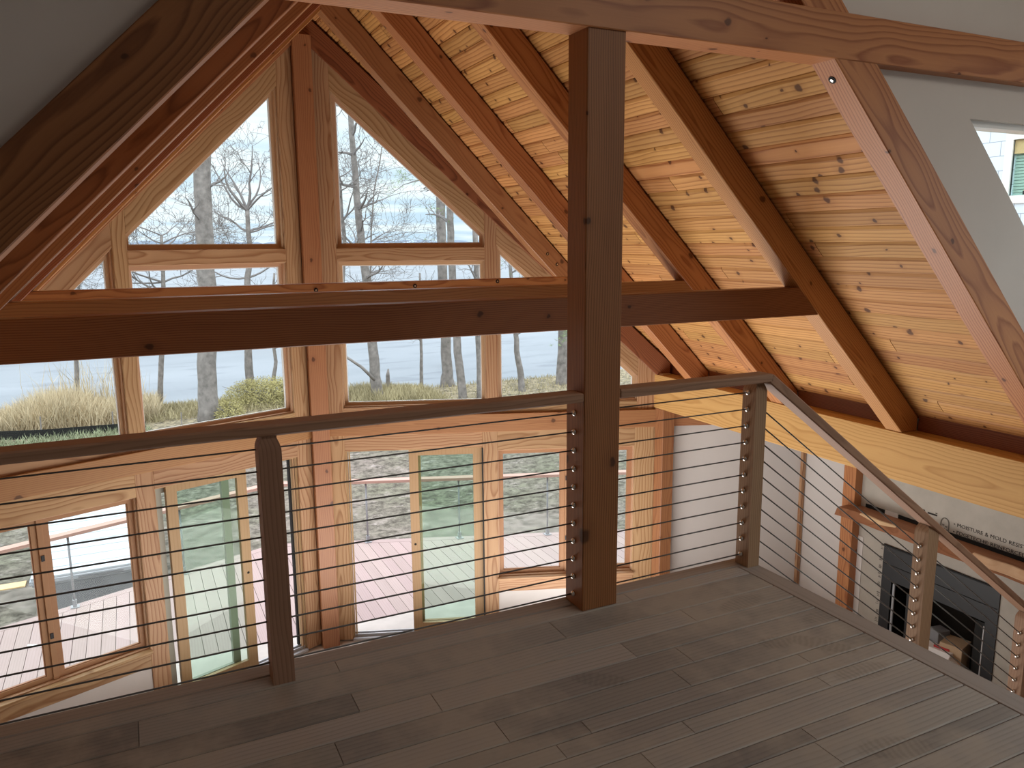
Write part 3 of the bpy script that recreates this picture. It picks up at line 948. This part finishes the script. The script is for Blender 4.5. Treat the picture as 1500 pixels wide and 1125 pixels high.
for sg, lab in ((1, 'pinkish wooden deck rail with thin steel posts outside the right window wall'),
                (-1, 'pinkish wooden deck rail with thin steel posts outside the left window wall')):
    r = empty('deck_railing', (XR+sg*2.6, 10.88, DZ)); tag(r, lab, 'railing', 'deck railings')
    S = Side(sg)
    def Q(a, y, z): return V((XR+sg*a, 11.93-.372*a+y, z))
    mb = MB(); mb.prism([Q(-.0, -.155, -2.0), Q(8.4, -.155, -2.0), Q(8.4, -.015, -2.0), Q(0, -.015, -2.0)], (0, 0, .04))
    build(mb, 'cap_rail', DECKR, r, axis=S.u)
    for a in (-.06, 1.31, 2.63, 3.92, 5.25, 6.6):
        if a < 0: continue
        mb = MB(); mb.tube([Q(a, -.085, DZ), Q(a, -.085, -2.0)], .014, 8)
        p = build(mb, 'post', GREYM, r, smooth=True)
        c = Q(a, -.085, DZ)
        mb = MB(); mb.box(c.x-.05, c.x+.05, c.y-.05, c.y+.05, DZ, DZ+.012); mb.box(c.x-.022, c.x+.022, c.y-.022, c.y+.022, DZ+.012, DZ+.10)
        build(mb, 'base_plate', GREYM, p)
mb = MB(); mb.prism([(-1.36, 9.96, DZ), (-1.18, 9.865, DZ), (-1.175, 9.89, DZ), (-1.355, 9.99, DZ)], (0, 0, .018))
o = build(mb, 'wood_offcut', PAPER); tag(o, 'small pale wood offcut lying on the deck outside the left window', 'offcut')

# covered box beyond the deck
b = empty('covered_box', (-.85, 14.6, -4.2)); tag(b, 'low grey box under a bright white ribbed cover beyond the deck', 'box')
bx0, bx1, by0, by1, bt = -1.66, -.02, 13.02, 16.6, -3.30
box('side_panel', bx0+.12, bx1-.12, by0+.03, by1-.03, -4.19, bt-.14, GREYD, b, bevel=.005)
for x in (bx0+.06, bx1-.22):
    for y in (by0+.02, by1-.18):
        box('corner_panel', x, x+.16, y, y+.16, -4.19, bt-.14, GREYP, b, axis=(0, 0, 1), bevel=.02)
mb = MB(); mb.box(bx0, bx1, by0, by1, bt-.10, bt-.03); mb.box(bx0+.03, bx1-.03, by0+.03, by1-.03, bt-.14, bt-.10)
build(mb, 'rim', GREYP, b, bevel=.008)
mb = MB(); y = by0+.02; k = 0
while y < by1-.15:
    mb.box(bx0+.02, bx1-.02, y, y+.30, bt-.03, bt+.012); mb.box(bx0+.02, bx1-.02, y+.30, y+.36, bt-.03, bt); y += .36
build(mb, 'ribbed_cover', LID, b, bevel=.008)
mb = MB()
mb.box(-1.02, -.40, by0-.004, by0, bt-.085, bt-.055)
build(mb, 'vent_grille', GREYD, b)
o = box('lumber_plank', -4.4, -1.97, 15.0, 15.24, -4.2, -4.12, LUMB, bevel=.004); tag(o, 'long tan lumber plank lying on the ground left of the covered box', 'plank')

# ground, bank, lake, far shore
def ground():
    mb = MB(); rnd = random.Random(2)
    xs = [-200, -90, -40, -20]+[-14+2*i for i in range(26)]+[44, 60, 100, 200]
    ys = [-40, 2, 7, 9, 11, 13, 15, 18, 21, 24, 26, 28, 30, 31.5, 33, 34.5, 36, 40]
    def h(x, y):
        z = -4.2 + .10*math.sin(x*.35)*math.sin(y*.28)
        if y > 30: z -= (y-30)*.19
        if y < 12: z = -4.2
        return z
    for y in ys:
        for x in xs: mb.v.append(V((x, y+(1.2*math.sin(x*.25)+.6*math.sin(x*.9) if y > 33 else 0), h(x, y))))
    n = len(xs)
    for j in range(len(ys)-1):
        for i in range(n-1):
            mb.f.append((j*n+i, j*n+i+1, (j+1)*n+i+1, (j+1)*n+i))
    return build(mb, 'ground', LAWN, kind=K, origin=(0, 0, 0))
ground()
mb = MB(); mb.v = [V(p) for p in ((-3500, 32, -5), (3500, 32, -5), (3500, 3800, -5), (-3500, 3800, -5))]; mb.f = [(0, 1, 2, 3)]
build(mb, 'lake', LAKE, kind=K, origin=(0, 0, -5))
rnd = random.Random(21)
mb = MB()
for lay, (Y, base) in enumerate(((2200, 9), (1800, 4))):
    x = -1500; top = []
    while x < 2600:
        top.append((x, base+rnd.uniform(0, 5)+3*math.sin(x*.011))); x += 14
    for i in range(len(top)-1):
        (x0, h0), (x1, h1) = top[i], top[i+1]
        mb.prism([(x0, Y, -5), (x1, Y, -5), (x1, Y, h1), (x0, Y, h0)], (0, 60, 0))
build(mb, 'far_shore', FARM, kind=K)

# trees ------------------------------------------------------------------
def limb(mb, rnd, p, d, L, r, lev, maxlev, curl, grav, nseg):
    pts = [p.copy()]; rad = [r]; d = d.normalized()
    for i in range(nseg):
        d = (d+V((rnd.uniform(-1, 1), rnd.uniform(-1, 1), rnd.uniform(-1, 1)))*curl+V((0, 0, grav))).normalized()
        p = p+d*(L/nseg)
        pts.append(p.copy()); rad.append(max(.006, r*(1-.78*(i+1)/nseg)))
    mb.tube(pts, rad, 5 if lev == 0 else (4 if lev == 1 else 3), caps=False)
    if lev >= maxlev: return
    kids = rnd.randint(3, 5) if lev < 2 else rnd.randint(2, 4)
    for k in range(kids):
        i = rnd.randint(max(1, nseg//3), nseg)
        base = pts[i]; a = (pts[i]-pts[i-1]).normalized()
        side = a.orthogonal().normalized(); side = Matrix.Rotation(rnd.uniform(0, 2*math.pi), 3, a) @ side
        nd = (a*.75+side*rnd.uniform(.55, 1.1)+V((0, 0, .12))).normalized()
        limb(mb, rnd, base, nd, L*rnd.uniform(.42, .68), max(.007, rad[i]*.62), lev+1, maxlev, curl*1.1, grav, max(2, nseg-1))

def tree(name, pts, label, seed, limbs=(), auto=None, needles=0, spread=1.0, group='trees by the lake'):
    """pts: (x, y, z, radius) up the trunk; auto=(h0, h1, count, length, levels)"""
    rnd = random.Random(seed)
    t = empty(name, (pts[0][0], pts[0][1], pts[0][2])); tag(t, label, 'tree', group)
    P = [V(p[:3]) for p in pts]; R_ = [p[3] for p in pts]
    # smooth subdivision of the trunk
    Q, RR = [], []
    for i in range(len(P)-1):
        for k in range(3):
            f = k/3; Q.append(P[i].lerp(P[i+1], f)); RR.append(R_[i]*(1-f)+R_[i+1]*f)
    Q.append(P[-1]); RR.append(R_[-1])
    if P[0].z < -3.6 and (P[1]-P[0]).z > .5:
        Q[0] = Q[0]+V((0, 0, -.35)); RR[0] *= 1.15
    Q = [q+V((rnd.uniform(-1, 1), rnd.uniform(-1, 1), 0))*RR[i]*.10 for i, q in enumerate(Q)]
    mb = MB(); mb.tube(Q, RR, 9)
    build(mb, 'trunk', BARK, t, axis=(0, 0, 1), smooth=True)
    mb = MB(); tips = []
    if auto:
        h0, h1, cnt, L, lv = auto
        for k in range(cnt):
            z = h0+(h1-h0)*(k+rnd.random())/cnt
            j = min(range(len(Q)), key=lambda i: abs(Q[i].z-z))
            a = rnd.uniform(0, 2*math.pi)
            d = V((math.cos(a)*spread, math.sin(a)*.7, rnd.uniform(.05, .7)))
            limb(mb, rnd, Q[j], d, L*rnd.uniform(.6, 1.1), min(RR[j]*.55, .07), 0, lv, .26, .02, 6)
            tips.append(Q[j])
    for (i, d, L, r, lv) in limbs:
        limb(mb, rnd, P[i], V(d), L, r, 0, lv, .30, .03, 7)
    if mb.v: build(mb, 'branches', TWIG, t)
    if needles:
        nb = MB()
        cl = [v for v in mb.v]
        for k in range(needles):
            c = rnd.choice(cl)+V((rnd.gauss(0, .14), rnd.gauss(0, .14), rnd.gauss(0, .10)))
            for q in range(7):
                d = V((rnd.uniform(-1, 1), rnd.uniform(-1, 1), rnd.uniform(-.7, .9))).normalized()*rnd.uniform(.08, .18)
                s = d.orthogonal().normalized()*.007
                n = len(nb.v); nb.v += [c-s, c+s, c+d]; nb.f.append((n, n+1, n+2))
        build(nb, 'needles', NEEDLE, t)
    return t
big = [(2.08, 27.5, -4.21, 0.341), (2.14, 27.5, -2.88, 0.304), (2.25, 27.5, -1.07, 0.297), (2.34, 27.5, 0.26, 0.288), (2.41, 27.5, 1.78, 0.276), (2.44, 27.5, 3.27, 0.267), (2.49, 27.5, 4.33, 0.259), (2.57, 27.5, 5.98, 0.246), (2.69, 27.5, 8.2, 0.211), (2.75, 27.5, 12, .15)]
oak = [(4.08, 32.0, -4.5, 0.175), (4.04, 32.0, -3.19, 0.16), (4.08, 32.0, -2.11, 0.133), (4.15, 32.0, -0.52, 0.121), (4.22, 32.0, 0.34, 0.116), (4.41, 32.0, 1.24, 0.1), (4.35, 32.0, 2.07, 0.089), (4.37, 32.0, 2.88, 0.078)]
small = [(4.66, 31.0, -4.3, 0.084), (4.81, 31.0, -3.5, 0.079), (4.93, 31.0, -2.85, 0.068), (4.87, 31.0, -2.05, 0.057), (4.9, 31.0, -0.75, 0.052), (5.07, 31.0, 0.53, 0.039)]
lean = [(8.33, 29.0, -4.4, 0.249), (8.26, 29.0, -3.35, 0.208), (8.2, 29.0, -2.3, 0.186), (8.11, 29.0, -0.49, 0.166), (8.01, 29.0, 0.78, 0.16), (7.9, 29.0, 2.02, 0.141), (7.83, 29.0, 3.24, 0.124), (7.78, 29.0, 4.44, 0.111), (7.74, 29.0, 5.39, 0.103), (7.7, 29.0, 6.79, 0.097), (7.6, 29, 9.5, .06)]
thin = [(10.8, 31.0, -4.4, 0.08), (10.82, 31.0, -2.98, 0.063), (10.83, 31.0, -2.12, 0.057), (10.86, 31.0, -0.71, 0.051), (10.86, 31.0, 0.4, 0.042)]
pA = [(12.2, 31.5, -4.5, 0.34), (12.15, 31.5, -3.88, 0.236), (12.12, 31.5, -2.54, 0.219), (12.07, 31.5, -0.79, 0.209), (12.04, 31.5, 0.65, 0.201), (12.04, 31.5, 1.78, 0.194), (12.01, 31.5, 3.17, 0.187), (12.0, 31.5, 5.36, 0.168), (12, 31.5, 10, .12)]
pB = [(11.25, 27.5, -4.38, 0.17), (11.13, 27.5, -3.23, 0.156), (11.02, 27.5, -2.05, 0.149), (10.97, 27.5, -0.51, 0.14), (10.89, 27.5, 0.76, 0.134), (10.86, 27.5, 2.0, 0.13), (10.86, 27.5, 2.97, 0.124), (10.84, 27.5, 4.42, 0.113), (10.8, 27.5, 9, .08)]
pC = [(11.85, 27.3, -4.26, 0.131), (11.87, 27.3, -3.12, 0.12), (11.83, 27.3, -1.94, 0.114), (11.8, 27.3, -0.27, 0.107), (11.77, 27.3, 1.25, 0.101), (11.7, 27.3, 6, .08)]
cur = [(14.02, 28.0, -4.44, 0.165), (13.99, 28.0, -3.94, 0.137), (13.93, 28.0, -3.38, 0.126), (13.79, 28.0, -2.67, 0.109), (13.76, 28.0, -1.99, 0.098), (13.68, 28.0, -0.91, 0.086), (13.54, 28.0, 0.43, 0.069), (13.46, 28.0, 1.74, 0.053)]
pD = [(16.1, 28.5, -4.5, 0.259), (16.16, 28.5, -3.32, 0.229), (16.19, 28.5, -1.89, 0.213), (16.21, 28.5, -0.2, 0.197), (16.23, 28.5, 1.74, 0.167), (16.2, 28.5, 6, .1)]
sA = [(7.15, 30.0, -4.35, 0.106), (7.18, 30.0, -3.15, 0.095), (7.2, 30.0, -1.56, 0.089), (7.41, 30.0, 0.25, 0.083), (7.56, 30.0, 1.78, 0.077), (7.48, 30.0, 2.79, 0.067), (7.49, 30.0, 3.54, 0.056), (7.42, 30.0, 4.28, 0.046)]
sB = [(9.18, 33.0, -4.6, 0.049), (9.27, 33.0, -1.94, 0.045), (9.36, 33.0, 0.38, 0.040), (9.47, 33.0, 2.37, 0.035), (9.64, 33.0, 3.77, 0.031), (9.92, 33.0, 4.88, 0.025), (10.1, 33.0, 5.85, 0.019)]
lA = [(0.8, 34.0, -4.7, 0.109), (1.1, 34.0, -2.15, 0.097), (1.3, 34.0, -0.27, 0.086), (1.35, 34.0, 1.05, 0.069), (1.38, 34.0, 1.97, 0.053)]
tree('bare_tree', big, 'thickest straight grey trunk in the left window, rising past the gable', 1, auto=(1.2, 4.5, 4, 1.3, 2))
tree('bare_tree', oak, 'gnarled bare tree right of the thickest trunk in the left window', 2,
     limbs=[(7, (-1, 0, .5), 2.3, .07, 3), (7, (-.6, .3, .9), 2.2, .06, 3), (7, (.5, 0, 1), 2.4, .065, 3), (7, (.9, -.2, .8), 2.0, .05, 3),
            (6, (1, .2, .35), 1.8, .05, 3), (5, (-1, -.2, .3), 2.0, .05, 3), (5, (1, 0, .3), 1.8, .05, 3), (4, (-1, .2, .1), 2.2, .045, 3), (4, (1, .1, .5), 1.9, .045, 3), (7, (-1, -.3, .25), 2.4, .05, 4), (7, (.7, .3, .6), 2.3, .05, 4), (6, (-1, .2, .5), 2.0, .05, 4), (6, (.9, -.2, .2), 2.0, .04, 4)])
tree('bare_tree', small, 'small crooked bare tree near the right edge of the left window', 3, auto=(-2.6, .5, 5, 1.4, 2))
tree('bare_tree', lA, 'low spreading bare tree behind the thickest trunk, far left', 4, auto=(-.5, 2.2, 16, 3.0, 4), spread=1.6)
tree('bare_tree', [(-2.2, 36, -5, .10), (-2.0, 36, -2, .08), (-1.7, 36, 0, .06), (-1.5, 36, 1, .04)], 'twiggy bare tree low at the left end of the left gable window', 14, auto=(-.8, 1, 8, 2.4, 3), spread=1.6)
tree('bare_tree', lean, 'grey leaning trunk at the left of the right gable window', 5, auto=(.5, 6.5, 10, 1.5, 2))
tree('bare_tree', sA, 'slender multi-branched tree left of the leaning trunk in the right window', 6, auto=(-1.5, 4.2, 14, 2.0, 3))
tree('bare_tree', sB, 'thin forked tree right of the leaning trunk in the right window', 7, auto=(-.5, 5.8, 18, 2.5, 3))
tree('bare_tree', thin, 'thin sapling standing alone in the middle of the right window', 8, auto=(-2.5, .4, 5, .9, 2))
tree('bare_tree', pA, 'thick trunk with flared base, left of two close trunks in the right window', 9, auto=(3.5, 6, 3, 1.3, 2))
tree('bare_tree', pB, 'straight trunk with a red mark, standing right beside the flared trunk', 10, auto=(1.0, 3.5, 4, 1.2, 2), needles=60)
tree('bare_tree', pC, 'narrow trunk half hidden by the right window mullion', 11, auto=(-2.2, 1.0, 6, 1.1, 2))
tree('bare_tree', cur, 'curved slim trunk alone in the outer right window', 12, auto=(-2.2, 1.6, 9, 1.6, 2))
tree('pine_tree', pD, 'green-needled trunk partly hidden behind the main timber post', 13, auto=(-2.2, 3, 12, 1.9, 2), needles=700)
tree('pine_tree', [(15.35, 40, -5, .2), (15.35, 40, 1, .18), (15.35, 40, 5, .15), (15.35, 40, 9, .1)], 'distant pine whose needles show high in the right gable window', 15, limbs=[(2, (-1, 0, .12), 3.0, .05, 2), (2, (-1, .1, .02), 2.6, .05, 2), (2, (1, 0, .1), 2.2, .05, 2)], needles=260)
mb = MB(); mb.tube([(7.95, 28, -3.35), (7.48, 28.0, -2.84), (7.19, 28.0, -2.62), (6.85, 28.0, -2.36)], [.06, .055, .05, .045], 8)
o = build(mb, 'fallen_branch', BARK, smooth=True); tag(o, 'fallen branch leaning on the grey trunk at the left of the right window', 'branch')
mb = MB(); mb.tube([(9.05, 30, -4.4), (9.05, 30, -3.55), (9.08, 30, -3.3)], [.10, .08, .03], 8)
o = build(mb, 'tree_stump', BARK, smooth=True); tag(o, 'short broken stump in the grass between the leaning trunk and the sapling', 'stump')

# grasses (uncountable) --------------------------------------------------
def blades(name, mat, n, fx, fy, fh, label, cat, seed, lean=.35, wd=.012):
    rnd = random.Random(seed); mb = MB()
    for i in range(n):
        x, y = fx(rnd), fy(rnd)
        h = fh(rnd, x, y)
        z = -4.25-max(0, y-30)*.19
        a = rnd.uniform(0, math.pi); s = V((math.cos(a), math.sin(a), 0))*wd
        l = V((rnd.gauss(0, lean), rnd.gauss(0, lean), 1)).normalized()
        p = V((x, y, z)); m = p+l*h*.6; e = m+(l+V((rnd.gauss(0, .3), rnd.gauss(0, .3), 0))).normalized()*h*.4
        k = len(mb.v); mb.v += [p-s, p+s, m+s*.8, m-s*.8, e]
        mb.f += [(k, k+1, k+2, k+3), (k+3, k+2, k+4)]
    o = build(mb, name, mat); o['kind'] = 'stuff'
    return tag(o, label, cat)
bump = lambda x, c, w: math.exp(-((x-c)/w)**2)
blades('tall_reeds', REED, 24000, lambda r: r.uniform(-9, .6), lambda r: r.uniform(28.3, 34.5),
       lambda r, x, y: r.uniform(.55, 1.1)*(.80+.50*bump(x, -2.2, 1.3)+.15*math.sin(x*1.7)), 'tall golden reeds at the water edge outside the left window', 'reeds', 31)
blades('reed_plumes', REED, 150, lambda r: r.gauss(-1.6, .8), lambda r: r.uniform(31, 33.5),
       lambda r, x, y: r.uniform(1.2, 2.7), 'wispy reed plumes standing above the golden reeds', 'reeds', 32, lean=.12, wd=.014)
blades('marsh_grass', MARSH, 9000, lambda r: r.uniform(.2, 5.6), lambda r: r.uniform(28, 33.2),
       lambda r, x, y: r.uniform(.15, .5), 'low golden grass around the thickest trunk outside the left window', 'grass', 33)
blades('bank_grass', MARSH, 8000, lambda r: r.uniform(6.0, 10.6), lambda r: r.uniform(27.3, 32.5),
       lambda r, x, y: r.uniform(.15, .6)*(.6+.5*bump(x, 8.3, 1.5)), 'green and yellow grass mound outside the right window', 'grass', 34)
blades('bank_grass_sparse', MARSH, 1500, lambda r: r.uniform(10, 20), lambda r: r.uniform(27, 33),
       lambda r, x, y: r.uniform(.08, .28), 'short sparse grass by the shore behind the main post', 'grass', 35)
blades('lawn_weeds', plain('grey_green_weeds', (.26, .28, .18), .95, spec=.1, mott=.3, mscale=1), 7000, lambda r: r.uniform(-7, .3), lambda r: r.uniform(24.0, 27.4),
       lambda r, x, y: r.uniform(.10, .35), 'grey green weeds in front of the black fence strip', 'weeds', 36, lean=.6)
def shrub(c, rx, ry, rz, n, label, seed):
    rnd = random.Random(seed); t = empty('shrub', (c[0], c[1], -4.25)); tag(t, label, 'shrub')
    mb = MB()
    for i in range(24):
        a = rnd.uniform(0, 2*math.pi); r = rnd.random()
        mb.tube([(c[0], c[1], -4.3), (c[0]+rx*.5*r*math.cos(a), c[1]+ry*.5*r*math.sin(a), -4.2+rz*.6), (c[0]+rx*r*math.cos(a), c[1]+ry*r*math.sin(a), -4.25+rz*rnd.uniform(.7, 1.1))], [.02, .014, .006], 4)
    build(mb, 'stems', TWIG, t)
    mb = MB()
    for i in range(n):
        u = rnd.uniform(0, 2*math.pi); w = rnd.uniform(0, 1); r = rnd.random()**.45
        p = V((c[0]+rx*r*math.cos(u)*math.sqrt(1-w*w*.8), c[1]+ry*r*math.sin(u)*math.sqrt(1-w*w*.8), -4.25+rz*w*(.85+.3*rnd.random())))
        d = V((rnd.uniform(-1, 1), rnd.uniform(-1, 1), rnd.uniform(-.3, 1))).normalized()*rnd.uniform(.04, .10)
        s = d.orthogonal().normalized()*.012
        k = len(mb.v); mb.v += [p-d*.2, p+s+d*.4, p+d, p-s+d*.4]; mb.f.append((k, k+1, k+2, k+3))
    build(mb, 'leaves', BUSH, t)
shrub((4.1, 29.2), 1.6, 1.0, .98, 11000, 'yellow green bush right of the thickest trunk in the left window', 41)
shrub((5.5, 29.6), .9, .8, 1.0, 5000, 'yellow bush at the right corner of the left window', 42)
shrub((2.75, 27.0), .55, .4, .7, 2000, 'low yellow green bush hugging the thickest trunk base', 43)

# silt fence with stakes
mb = MB(); P = [(-9, 28.4), (-3.87, 28.02), (-2.75, 27.64), (-1.63, 27.56), (-.58, 27.45), (.2, 27.4)]
for i in range(len(P)-1):
    (x0, y0), (x1, y1) = P[i], P[i+1]
    mb.prism([(x0, y0, -4.26), (x1, y1, -4.26), (x1, y1, -3.98), (x0, y0, -3.98)], (0, .02, 0))
o = build(mb, 'silt_fence', GASK); tag(o, 'low black silt fence strip in front of the golden reeds', 'fence')
for i, (x, y, h, lb) in enumerate(((-2.74, 27.72, .62, 'thin fence stake in the middle of the left window reeds'), (-.75, 27.5, .62, 'thin fence stake beside the left window mullion'),
                       (1.24, 27.2, .45, 'thin fence stake left of the thickest trunk'))):
    mb = MB(); mb.tube([(x, y, -4.3), (x+.02, y, -4.2+h)], .022, 6)
    o = build(mb, 'fence_stake', BARK); tag(o, lb, 'stake', 'silt fence stakes')

# neighbouring wing with shingles, seen through the loft side window
def wing():
    X = 9.5
    mb = MB()
    wy0, wy1, wz0, wz1 = 4.95, 6.06, 2.07, 2.71
    for (a, b, c, d) in ((3.2, wy0, -4.2, 5.2), (wy1, 8.6, -4.2, 5.2), (wy0, wy1, -4.2, wz0), (wy0, wy1, wz1, 5.2)):
        mb.prism([(X, a, c), (X, b, c), (X, b, d), (X, a, d)], (.15, 0, 0))
    R = Matrix(((0, 0, -1), (-1, 0, 0), (0, 1, 0)))
    o = build(mb, 'wall_wing_outside', SHING, axis=(0, -1, 0), up=(-1, 0, 0), kind=K)
    mb = MB(); out = [(X-.02, wy0-.09, wz0-.09), (X-.02, wy1+.09, wz0-.09), (X-.02, wy1+.09, wz1+.09), (X-.02, wy0-.09, wz1+.09)]
    inn = [(X-.02, wy0, wz0), (X-.02, wy1, wz0), (X-.02, wy1, wz1), (X-.02, wy0, wz1)]
    mb.ring(out, inn, (.05, 0, 0))
    w = build(mb, nm('window'), WHITE, kind=K)
    mb = MB(); mb.prism([(X+.02, wy0, wz1-.16), (X+.02, wy1, wz1-.16), (X+.02, wy1, wz1), (X+.02, wy0, wz1)], (.03, 0, 0))
    mb.prism([(X+.02, wy1-.30, wz0+.04), (X+.02, wy1-.25, wz0+.04), (X+.02, wy1-.25, wz1-.16), (X+.02, wy1-.30, wz1-.16)], (.03, 0, 0))
    mb.prism([(X+.02, wy0, wz0+.03), (X+.02, wy1-.15, wz0+.03), (X+.02, wy1-.15, wz0+.06), (X+.02, wy0, wz0+.06)], (.03, 0, 0))
    build(mb, 'inner_frame', LUMB, w)
    mb = MB()
    z = wz0
    while z < wz1-.17: mb.box(X+.06, X+.075, wy0, wy1, z, z+.030); z += .036
    build(mb, 'blind', plain('pale_green_blind', (.42, .60, .56), .7), w)
    mb = MB(); mb.box(X+.08, X+.1, wy0, wy1, wz0, wz1); build(mb, 'backing', plain('dim_green_room', (.25, .36, .34), .8), w)
    mb = MB(); mb.box(X+.01, X+.018, wy1-.20, wy1-.15, wz0+.005, wz0+.05); build(mb, 'latch', METD, w)
    mb = MB(); mb.prism([(X+.005, wy0, wz0), (X+.005, wy1, wz0), (X+.005, wy1, wz1), (X+.005, wy0, wz1)], (.004, 0, 0)); build(mb, 'pane', CLEAR, w)
wing()

# ------------------------------------------------------------------ world, lights, camera
wd = bpy.data.worlds.new('World'); SC.world = wd; wd.use_nodes = True
nt = wd.node_tree; nt.nodes.clear(); h = N(nt)
out = nt.nodes.new('ShaderNodeOutputWorld')
g = h.n('ShaderNodeTexCoord').outputs['Generated']
sep = h.n('ShaderNodeSeparateXYZ'); h.l(g, sep.inputs[0])
z = h.math('MAXIMUM', sep.outputs[2], 0.0)
zz = h.math('ADD', z, .06)
cl = h.n('ShaderNodeCombineXYZ')
h.l(h.math('DIVIDE', sep.outputs[0], zz), cl.inputs[0]); h.l(h.math('DIVIDE', sep.outputs[1], zz), cl.inputs[1])
c1 = h.noise(h.vmath('MULTIPLY', cl.outputs[0], (.55, 1.0, 1)), .75, 5, .55, .3)
base = h.ramp(z, [(0, (.74, .82, .92)), (.05, (.82, .89, .97)), (.16, (.98, 1.01, 1.05)), (.235, (1.15, 1.18, 1.22)), (.31, (2.3, 2.35, 2.45)), (.5, (2.5, 2.53, 2.6)), (1.0, (2.9, 2.9, 3.0))])
cloud = h.ramp(c1.outputs[0], [(.40, 0), (.56, 1)])
lo = h.mix(1.0, base, (.76, .86, .95), 'MULTIPLY')
hi = h.mix(1.0, base, (1.12, 1.10, 1.08), 'MULTIPLY')
skyc = h.mix(cloud, lo, hi)
bg = h.n('ShaderNodeBackground'); bg.inputs['Strength'].default_value = .88
h.l(skyc, bg.inputs[0]); h.l(bg.outputs[0], out.inputs[0])

def area(name, loc, target, sx, sy, power, col):
    L = bpy.data.lights.new(name, 'AREA'); L.shape = 'RECTANGLE'; L.size = sx; L.size_y = sy; L.energy = power; L.color = col
    o = bpy.data.objects.new(name, L); COL.objects.link(o); o.location = loc
    o.rotation_euler = (V(target)-V(loc)).to_track_quat('-Z', 'Y').to_euler()
    return o
area('fill_light_lower_floor', (2.5, 5.6, -2.65), (2.5, 5.6, 3), 3.8, 2.8, 160, (1, .97, .93))  # unseen fill light added to brighten ceiling and rafters from below, no real fixture
area('loft_fill_light', (3.7, -.5, 3.7), (3.4, .6, 0), 1.4, 1.4, 26, (1, .92, .82))  # added overhead fill that lifts the dim loft, not an existing lamp

cam = bpy.data.cameras.new('Camera'); co = bpy.data.objects.new('Camera', cam); COL.objects.link(co)
F, YAW, PIT, ROL = 1156.035, math.radians(25.8452448), math.radians(-10.06086879), math.radians(-.41097172)
f = V((math.sin(YAW)*math.cos(PIT), math.cos(YAW)*math.cos(PIT), math.sin(PIT)))
r = V((math.cos(YAW), -math.sin(YAW), 0)); u = r.cross(f)
c, s = math.cos(ROL), math.sin(ROL)
r2, u2 = r*c+u*s, u*c-r*s
co.matrix_world = Matrix.Translation((0, 0, 1.55)) @ Matrix((r2, u2, -f)).transposed().to_4x4()
cam.sensor_width = 36; cam.lens = 36*F/1500; cam.clip_start = .05; cam.clip_end = 9000
SC.camera = co
SC.view_settings.view_transform = 'Standard'; SC.view_settings.look = 'None'
SC.view_settings.exposure = .5; SC.view_settings.gamma = 1; SC.view_settings.use_curve_mapping = False
SC.cycles.use_denoising = True
SC.cycles.max_bounces = 12; SC.cycles.diffuse_bounces = 6; SC.cycles.transparent_max_bounces = 16
SC.cycles.sample_clamp_indirect = 8
